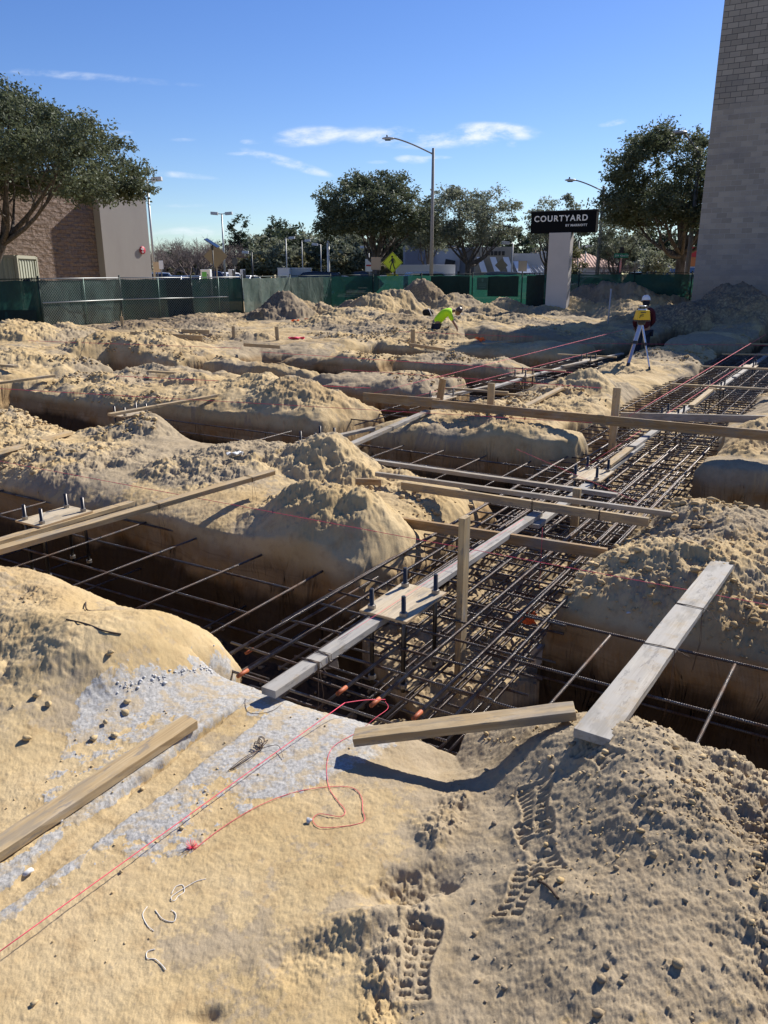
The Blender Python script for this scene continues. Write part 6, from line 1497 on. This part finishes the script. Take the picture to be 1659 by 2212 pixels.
def hand(root, w, d, up, m, parent, s_=1.0):
    """palm with four fingers of unequal length and a thumb at the side; w wrist, d pointing direction"""
    w = Vector(w); d = Vector(d).normalized(); up = Vector(up).normalized(); sd = d.cross(up).normalized(); up = sd.cross(d)
    J = [(w, .026 * s_), (w + d * .045, (.038 * s_, .018 * s_)), (w + d * .085, (.040 * s_, .016 * s_))]; E_ = [(0, 1), (1, 2)]
    for k, ln in enumerate((.072, .082, .076, .060)):
        b_ = w + d * .088 + sd * (-.030 + .020 * k); i = len(J); cu = -up
        J += [(b_, .0105), (b_ + d * ln * .45 + cu * .010, .009), (b_ + d * ln * .75 + cu * .034, .008), (b_ + d * ln * .85 + cu * .055, .007)]; E_ += [(2, i), (i, i + 1), (i + 1, i + 2), (i + 2, i + 3)]
    i = len(J); J += [(w + d * .03 - sd * .04, .012), (w + d * .065 - sd * .062 - up * .012, .010), (w + d * .085 - sd * .066 - up * .034, .008)]; E_ += [(1, i), (i, i + 1), (i + 1, i + 2)]
    return J, E_
def head_parts(root, c, face, m_skin, hat, m_hat, brim_dir, hair=None):
    """head lofted from rings with nose, eyes, ears; c = centre, face = facing direction"""
    f = Vector(face).normalized(); up = Vector((0, 0, 1)); up = (up - f * up.dot(f)).normalized(); sd = f.cross(up)
    B = Matrix((f, sd, up)).transposed().to_4x4(); B.translation = Vector(c)
    a = MB(); vs = []; fs = []; n = 16
    rings = [(-.125, .030, .030, .02), (-.11, .052, .045, .022), (-.075, .078, .060, .012), (-.03, .090, .070, .004), (.02, .096, .076, 0), (.06, .094, .076, -.004), (.10, .072, .060, -.006), (.122, .030, .028, -.006)]
    for (z, rx_, ry_, o_) in rings:
        for k in range(n):
            q = 2 * math.pi * k / n; x = rx_ * math.cos(q) + o_; y = ry_ * math.sin(q)
            if k == 0 and -.05 < z < .0: x += .024
            if k in (1, n - 1) and abs(z - .02) < .01: x -= .010
            if k == 0 and z == -.075: x += .006
            vs.append(B @ Vector((x, y, z)))
    for i in range(len(rings) - 1):
        for k in range(n): fs.append((i * n + k, i * n + (k + 1) % n, (i + 1) * n + (k + 1) % n, (i + 1) * n + k))
    fs += [tuple(reversed(range(n))), tuple((len(rings) - 1) * n + k for k in range(n))]
    a.add(vs, fs, True)
    for s_ in (-1, 1): a.lathe([(.0, -.008), (.024, -.006), (.028, .004), (.0, .008)], 8, B @ Vector((-.005, s_ * .078, -.005)), (B.to_3x3() @ Matrix.Rotation(R(90), 3, 'X')).to_4x4())
    hdo = a.build('head', m_skin, root)
    for s_ in (-1, 1): MB().lathe([(0, -.008), (.010, -.004), (.012, 0), (.010, .004), (0, .008)], 8, B @ Vector((.088, s_ * .032, .022)), B.to_3x3().to_4x4()).build('eye', M_SIGNW if False else M_DARKP, hdo)
    MB().box(B @ Vector((.088, 0, -.062)), (.012, .045, .008), B.to_3x3()).build('mouth', mat('lips', color=(.22, .09, .07), rough=.6) if 'lips' not in bpy.data.materials else bpy.data.materials['lips'], hdo)
    if hat:
        a = MB(); a.lathe([(.112, .035), (.116, .06), (.110, .10), (.085, .145), (.045, .168), (0, .174)], 20, (0, 0, 0), B); a.lathe([(.112, .040), (.140, .036), (.140, .030), (.110, .030)], 20, (0, 0, 0), B)
        bp = [(.10 + .085 * math.cos(R(q)), .105 * math.sin(R(q))) for q in range(-80, 81, 20)]; a.prism(bp, .030, .037, B); a.box(B @ Vector((0, 0, .165)), (.19, .025, .02), B.to_3x3())
        a.build('hard_hat', m_hat, root)
    return B
# bent worker in the lime shirt (standing in a trench, only the upper body clears the spoil in front)
WY = 27.6; wx0 = P_(944, WY); fz = gz(wx0, WY)
wk = empty('person', (wx0, WY, 0)); tag(wk, 'worker in lime yellow shirt bending down to the right, dark hard hat', 'person')
hipz = .36; sh = .84
def body_chain(J, E): return J, E
J = [((0, 0, hipz), (.15, .12)), ((.12, 0, hipz + .16), (.15, .12)), ((.30, 0, hipz + .36), (.16, .12)), ((.46, 0, sh - .04), (.13, .10)), ((.58, 0, sh - .03), .06), ((.66, 0, sh - .05), .07),
     ((.44, -.19, sh - .10), .06), ((.56, -.22, sh - .38), .045), ((.70, -.16, sh - .60), .034), ((.44, .19, sh - .10), .06), ((.58, .22, sh - .36), .045), ((.74, .16, sh - .58), .034),
     ((.02, -.11, hipz - .05), .10), ((.08, -.13, hipz - .48), .07), ((-.02, -.13, hipz - .90), .05), ((.02, .11, hipz - .05), .10), ((.10, .13, hipz - .48), .07), ((-.0, .13, hipz - .90), .05), ((.13, -.14, hipz - .95), .04), ((.15, .14, hipz - .95), .04)]
E_ = [(0, 1), (1, 2), (2, 3), (3, 4), (4, 5), (3, 6), (6, 7), (7, 8), (3, 9), (9, 10), (10, 11), (0, 12), (12, 13), (13, 14), (0, 15), (15, 16), (16, 17), (14, 18), (17, 19)]
for (wr, dr) in ((8, (.35, 0, -1)), (11, (.35, 0, -1))):
    hj, he_ = hand(wk, J[wr][0], dr, (1, 0, .3), M_SKIN, wk); off = len(J); J += hj[1:]; E_ += [(wr, off)] + [(a + off - 1, b_ + off - 1) for a, b_ in he_[1:]]
J = [(tuple(p), r_) for p, r_ in J]
bakemods(skin_obj('body', J, E_, M_SKIN, wk))
S_ = [((-.02, 0, hipz + .02), (.19, .16)), ((.12, 0, hipz + .18), (.19, .17)), ((.28, 0, hipz + .37), (.20, .17)), ((.44, 0, sh - .03), (.17, .15)), ((.53, 0, sh - .01), .09), ((.44, -.20, sh - .10), .085), ((.51, -.23, sh - .28), .078), ((.44, .20, sh - .10), .085), ((.53, .23, sh - .28), .078), ((.55, -.235, sh - .36), .072), ((.57, .235, sh - .36), .072)]
bakemods(skin_obj('shirt', S_, [(0, 1), (1, 2), (2, 3), (3, 4), (3, 5), (5, 6), (6, 9), (3, 7), (7, 8), (8, 10)], M_HIVIS, wk))
T_ = [((-.02, 0, hipz + .04), (.175, .15)), ((.0, -.11, hipz - .08), .125), ((.08, -.13, hipz - .48), .085), ((-.02, -.13, hipz - .86), .075), ((.0, .11, hipz - .08), .125), ((.10, .13, hipz - .48), .085), ((-.0, .13, hipz - .86), .075)]
bakemods(skin_obj('trousers', T_, [(0, 1), (1, 2), (2, 3), (0, 4), (4, 5), (5, 6)], M_JEAN, wk))
for s_ in (-1, 1): bakemods(skin_obj('boot', [((-.06, s_ * .13, hipz - .93), .055), ((.05, s_ * .13, hipz - .95), .055), ((.17, s_ * .135, hipz - .965), .042)], [(0, 1), (1, 2)], M_BOOT, wk))
head_parts(wk, (.745, -.01, sh - .07), (.85, -.25, -.75), M_SKIN, True, M_HATB, None)
# surveyor beyond the tripod, seen from behind
SY = 22.2; sx0 = P_(1402, SY); zg = -.42
sv = empty('person', (sx0, SY, zg)); tag(sv, 'surveyor in white hard hat and maroon shirt standing behind the yellow instrument', 'person')
hh = 1.80
J = [((0, 0, .98), (.15, .11)), ((0, 0, 1.18), (.14, .10)), ((0, .0, 1.38), (.17, .11)), ((0, 0, 1.50), (.10, .08)), ((0, .02, 1.58), .055),
     ((.19, 0, 1.45), .058), ((.25, .03, 1.17), .045), ((.16, .22, .98), .034), ((-.19, 0, 1.45), .058), ((-.25, .03, 1.17), .045), ((-.16, .22, .98), .034),
     ((.10, 0, .92), .10), ((.12, .01, .50), .07), ((.12, -.01, .10), .05), ((-.10, 0, .92), .10), ((-.12, .01, .50), .07), ((-.12, -.01, .10), .05), ((.13, .12, .04), .04), ((-.13, .12, .04), .04)]
E_ = [(0, 1), (1, 2), (2, 3), (3, 4), (3, 5), (5, 6), (6, 7), (3, 8), (8, 9), (9, 10), (0, 11), (11, 12), (12, 13), (0, 14), (14, 15), (15, 16), (13, 17), (16, 18)]
for wr in (7, 10):
    hj, he_ = hand(sv, J[wr][0], (-.3 if wr == 7 else .3, .8, -.3), (0, .3, 1), M_SKIN, sv); off = len(J); J += hj[1:]; E_ += [(wr, off)] + [(a + off - 1, b_ + off - 1) for a, b_ in he_[1:]]
J = [(tuple(p), r_) for p, r_ in J]
bakemods(skin_obj('body', J, E_, M_SKIN, sv))
S_ = [((0, 0, .92), (.185, .14)), ((0, 0, 1.15), (.18, .14)), ((0, 0, 1.38), (.205, .145)), ((0, 0, 1.50), (.12, .10)), ((.20, 0, 1.44), .085), ((.265, .03, 1.17), .07), ((.18, .19, 1.0), .052), ((-.20, 0, 1.44), .085), ((-.265, .03, 1.17), .07), ((-.18, .19, 1.0), .052)]
bakemods(skin_obj('shirt', S_, [(0, 1), (1, 2), (2, 3), (3, 4), (4, 5), (5, 6), (3, 7), (7, 8), (8, 9)], M_MAROON, sv))
T_ = [((0, 0, .96), (.17, .13)), ((.10, 0, .86), .115), ((.12, .01, .50), .085), ((.12, -.01, .10), .075), ((-.10, 0, .86), .115), ((-.12, .01, .50), .085), ((-.12, -.01, .10), .075)]
bakemods(skin_obj('trousers', T_, [(0, 1), (1, 2), (2, 3), (0, 4), (4, 5), (5, 6)], M_JEAN, sv))
bakemods(skin_obj('hood', [((0, .02, 1.56), .085), ((0, .0, 1.66), .105), ((0, -.01, 1.74), .10)], [(0, 1), (1, 2)], M_NAVY, sv))
for s_ in (-1, 1): bakemods(skin_obj('boot', [((s_ * .12, -.04, .05), .055), ((s_ * .125, .07, .045), .055), ((s_ * .13, .18, .035), .042)], [(0, 1), (1, 2)], M_BOOT, sv))
head_parts(sv, (0, .03, 1.70), (-.25, 1, -.12), M_SKIN, True, M_HATW, None)
MB().box((.20, -.10, .86), (.06, .10, .18)).build('tool_pouch', M_NAVY, sv, bevel=.01)
# ------------------------------------------------------------------ laser level on its tripod
lt = empty('survey_tripod', (0, 0, 0)); tag(lt, 'surveyor tripod with aluminium and wooden legs standing on the ridge', 'tripod')
ft = [at(1349, 784, .14), at(1370, 781, .14), at(1398, 785, .14)]; ft = [Vector((p.x, p.y, gz(p.x, p.y) - .02)) for p in ft]
ctr = (ft[0] + ft[1] + ft[2]) / 3; TY = ctr.y; hp = atY(1385, 694, TY); hp.x = atY(1386, 694, TY).x
# spread the feet to true tripod proportions in depth
ft[0] += Vector((0, -.25, 0)); ft[1] += Vector((-.02, .45, 0)); ft[2] += Vector((0, -.20, 0))
ft = [Vector((p.x, p.y, gz(p.x, p.y))) for p in ft]
M_ALU = mat('tripod_aluminium', color=(.62, .64, .68), rough=.3, metal=.7); M_BLU = mat('tripod_blue_leg', color=(.22, .28, .45), rough=.45); M_TW = mat('tripod_wood_leg', color=(.55, .43, .27), rough=.6); M_YLW = mat('instrument_yellow', color=(.72, .47, .02), rough=.45)
MB().lathe([(0, -.07), (.07, -.07), (.085, -.03), (.085, 0), (0, .0)], 18, hp).build('tripod_head', M_DARKP, lt)
for k, (p, m) in enumerate(zip(ft, (M_BLU, M_TW, M_ALU))):
    d = (p - hp).normalized(); s0 = hp + d * .05; midp = s0.lerp(p, .45)
    M_, L_ = frame(s0, p); wl = .035 if k == 2 else .075
    lg = MB().box(s0.lerp(midp, .5), ((midp - s0).length * 1.05, wl * 1.15, .03), M_).build('leg', M_ALU if k != 1 else m, lt, bevel=.003)
    MB().box(midp.lerp(p, .48), ((p - midp).length * .96, wl * .8, .024), M_).build('lower_leg', m, lg, bevel=.002)
    MB().box(midp, (.07, wl * 1.4, .045), M_).build('clamp', M_DARKP, lg, bevel=.004); MB().box(p.lerp(midp, .05), (.08, wl * .95, .035), M_).build('foot', M_DARKP, lg, bevel=.004)
ll = empty('laser_level', hp + Vector((0, 0, 0))); tag(ll, 'yellow rotating laser level mounted on the tripod', 'laser level'); ll.rotation_euler = (0, 0, .15)
a = MB(); a.add([(-.15, -.11, .03), (.15, -.11, .03), (.15, .11, .03), (-.15, .11, .03), (-.115, -.09, .235), (.125, -.09, .235), (.125, .09, .235), (-.115, .09, .235)], [(3, 2, 1, 0), (4, 5, 6, 7), (0, 1, 5, 4), (1, 2, 6, 5), (2, 3, 7, 6), (3, 0, 4, 7)]); hb_ = a.build('housing', M_YLW, ll, bevel=.018)
MB().box((0, 0, .015), (.30, .22, .03)).build('base', M_DARKP, ll, bevel=.008)
MB().box((-.03, -.108, .19), (.12, .006, .018)).build('name_strip', M_DARKP, hb_); a = MB(); a.tube(curve_pts([(-.11, -.118, .07), (-.09, -.115, .13), (-.02, -.112, .15)], 5), .006, 5); a.build('swoosh', M_DARKP, hb_); MB().box((-.06, -.112, .115), (.08, .006, .012)).build('swoosh', M_DARKP, hb_)
MB().lathe([(.09, .235), (.095, .26), (.07, .262), (.07, .31), (.085, .313), (.085, .328), (0, .33)], 18).build('rotor_cage', M_ALU, ll)
MB().lathe([(.072, .262), (.072, .31)], 18).build('rotor_glass', M_GLASS, ll)
# black gear bag on the sand behind the bent worker
bg_ = on(923, 684); bgr = empty('gear_bag', bg_ + Vector((0, 0, .0))); tag(bgr, 'black gear bag with pale strap lying left of the bending worker', 'bag')
bakemods(skin_obj('bag_body', [((-.26, 0, .16), (.13, .15)), ((-.05, 0, .24), (.16, .19)), ((.16, 0, .18), (.14, .17)), ((.28, 0, .10), .08)], [(0, 1), (1, 2), (2, 3)], mat('black_canvas', color=(.012, .012, .014), rough=.95), bgr))
MB().tube(curve_pts([(.02, -.24, .42), (.12, -.27, .25), (.20, -.26, .06)], 5), .018, 5).build('strap', M_SIGNW, bgr); MB().tube(curve_pts([(.12, -.2, .36), (.27, -.24, .30), (.30, -.24, .12)], 5), .014, 5).build('strap', M_LGREY, bgr)
# bottle and pipe stub
g = on(944, 792); bt = empty('water_bottle', g + Vector((0, 0, .05))); tag(bt, 'clear blue-tinted water bottle lying on the far bank', 'bottle'); MRX = Matrix.Rotation(R(90), 4, 'Y')
MB().lathe([(0, -.18), (.05, -.18), (.055, -.15), (.05, -.02), (.055, .02), (.055, .08), (.02, .14), (.018, .16), (0, .16)], 14, (0, 0, 0), MRX).build('bottle_body', mat('bottle_plastic', color=(.42, .52, .60), rough=.15, spec=.8), bt); MB().lathe([(.022, .15), (.022, .175), (0, .178)], 10, (0, 0, 0), MRX).build('cap', M_SIGNW, bt)
g = on(506, 985); cloth('plastic_wrap', .16, .07, mat('clear_wrap', color=(.62, .62, .60), rough=.3), 'crumpled clear plastic wrapper on the middle bank', g + Vector((0, 0, .02)), .4, 1.3, .03, 'wrapper')
pp = W(4.86, 4.60, -.02); a = MB(); a.lathe([(0, 0), (.055, 0), (.055, .12), (.0, .12)], 16, (0, 0, 0), Matrix.Rotation(R(90), 4, 'X')); o = a.build('pipe_stub', mat('grey_pipe', color=(.42, .38, .30), rough=.8)); o.location = at(500, 1115, -.10) ; o.rotation_euler = (0, 0, -TH); tag(o, 'end of a buried pipe poking from the side of the near cross trench', 'pipe')
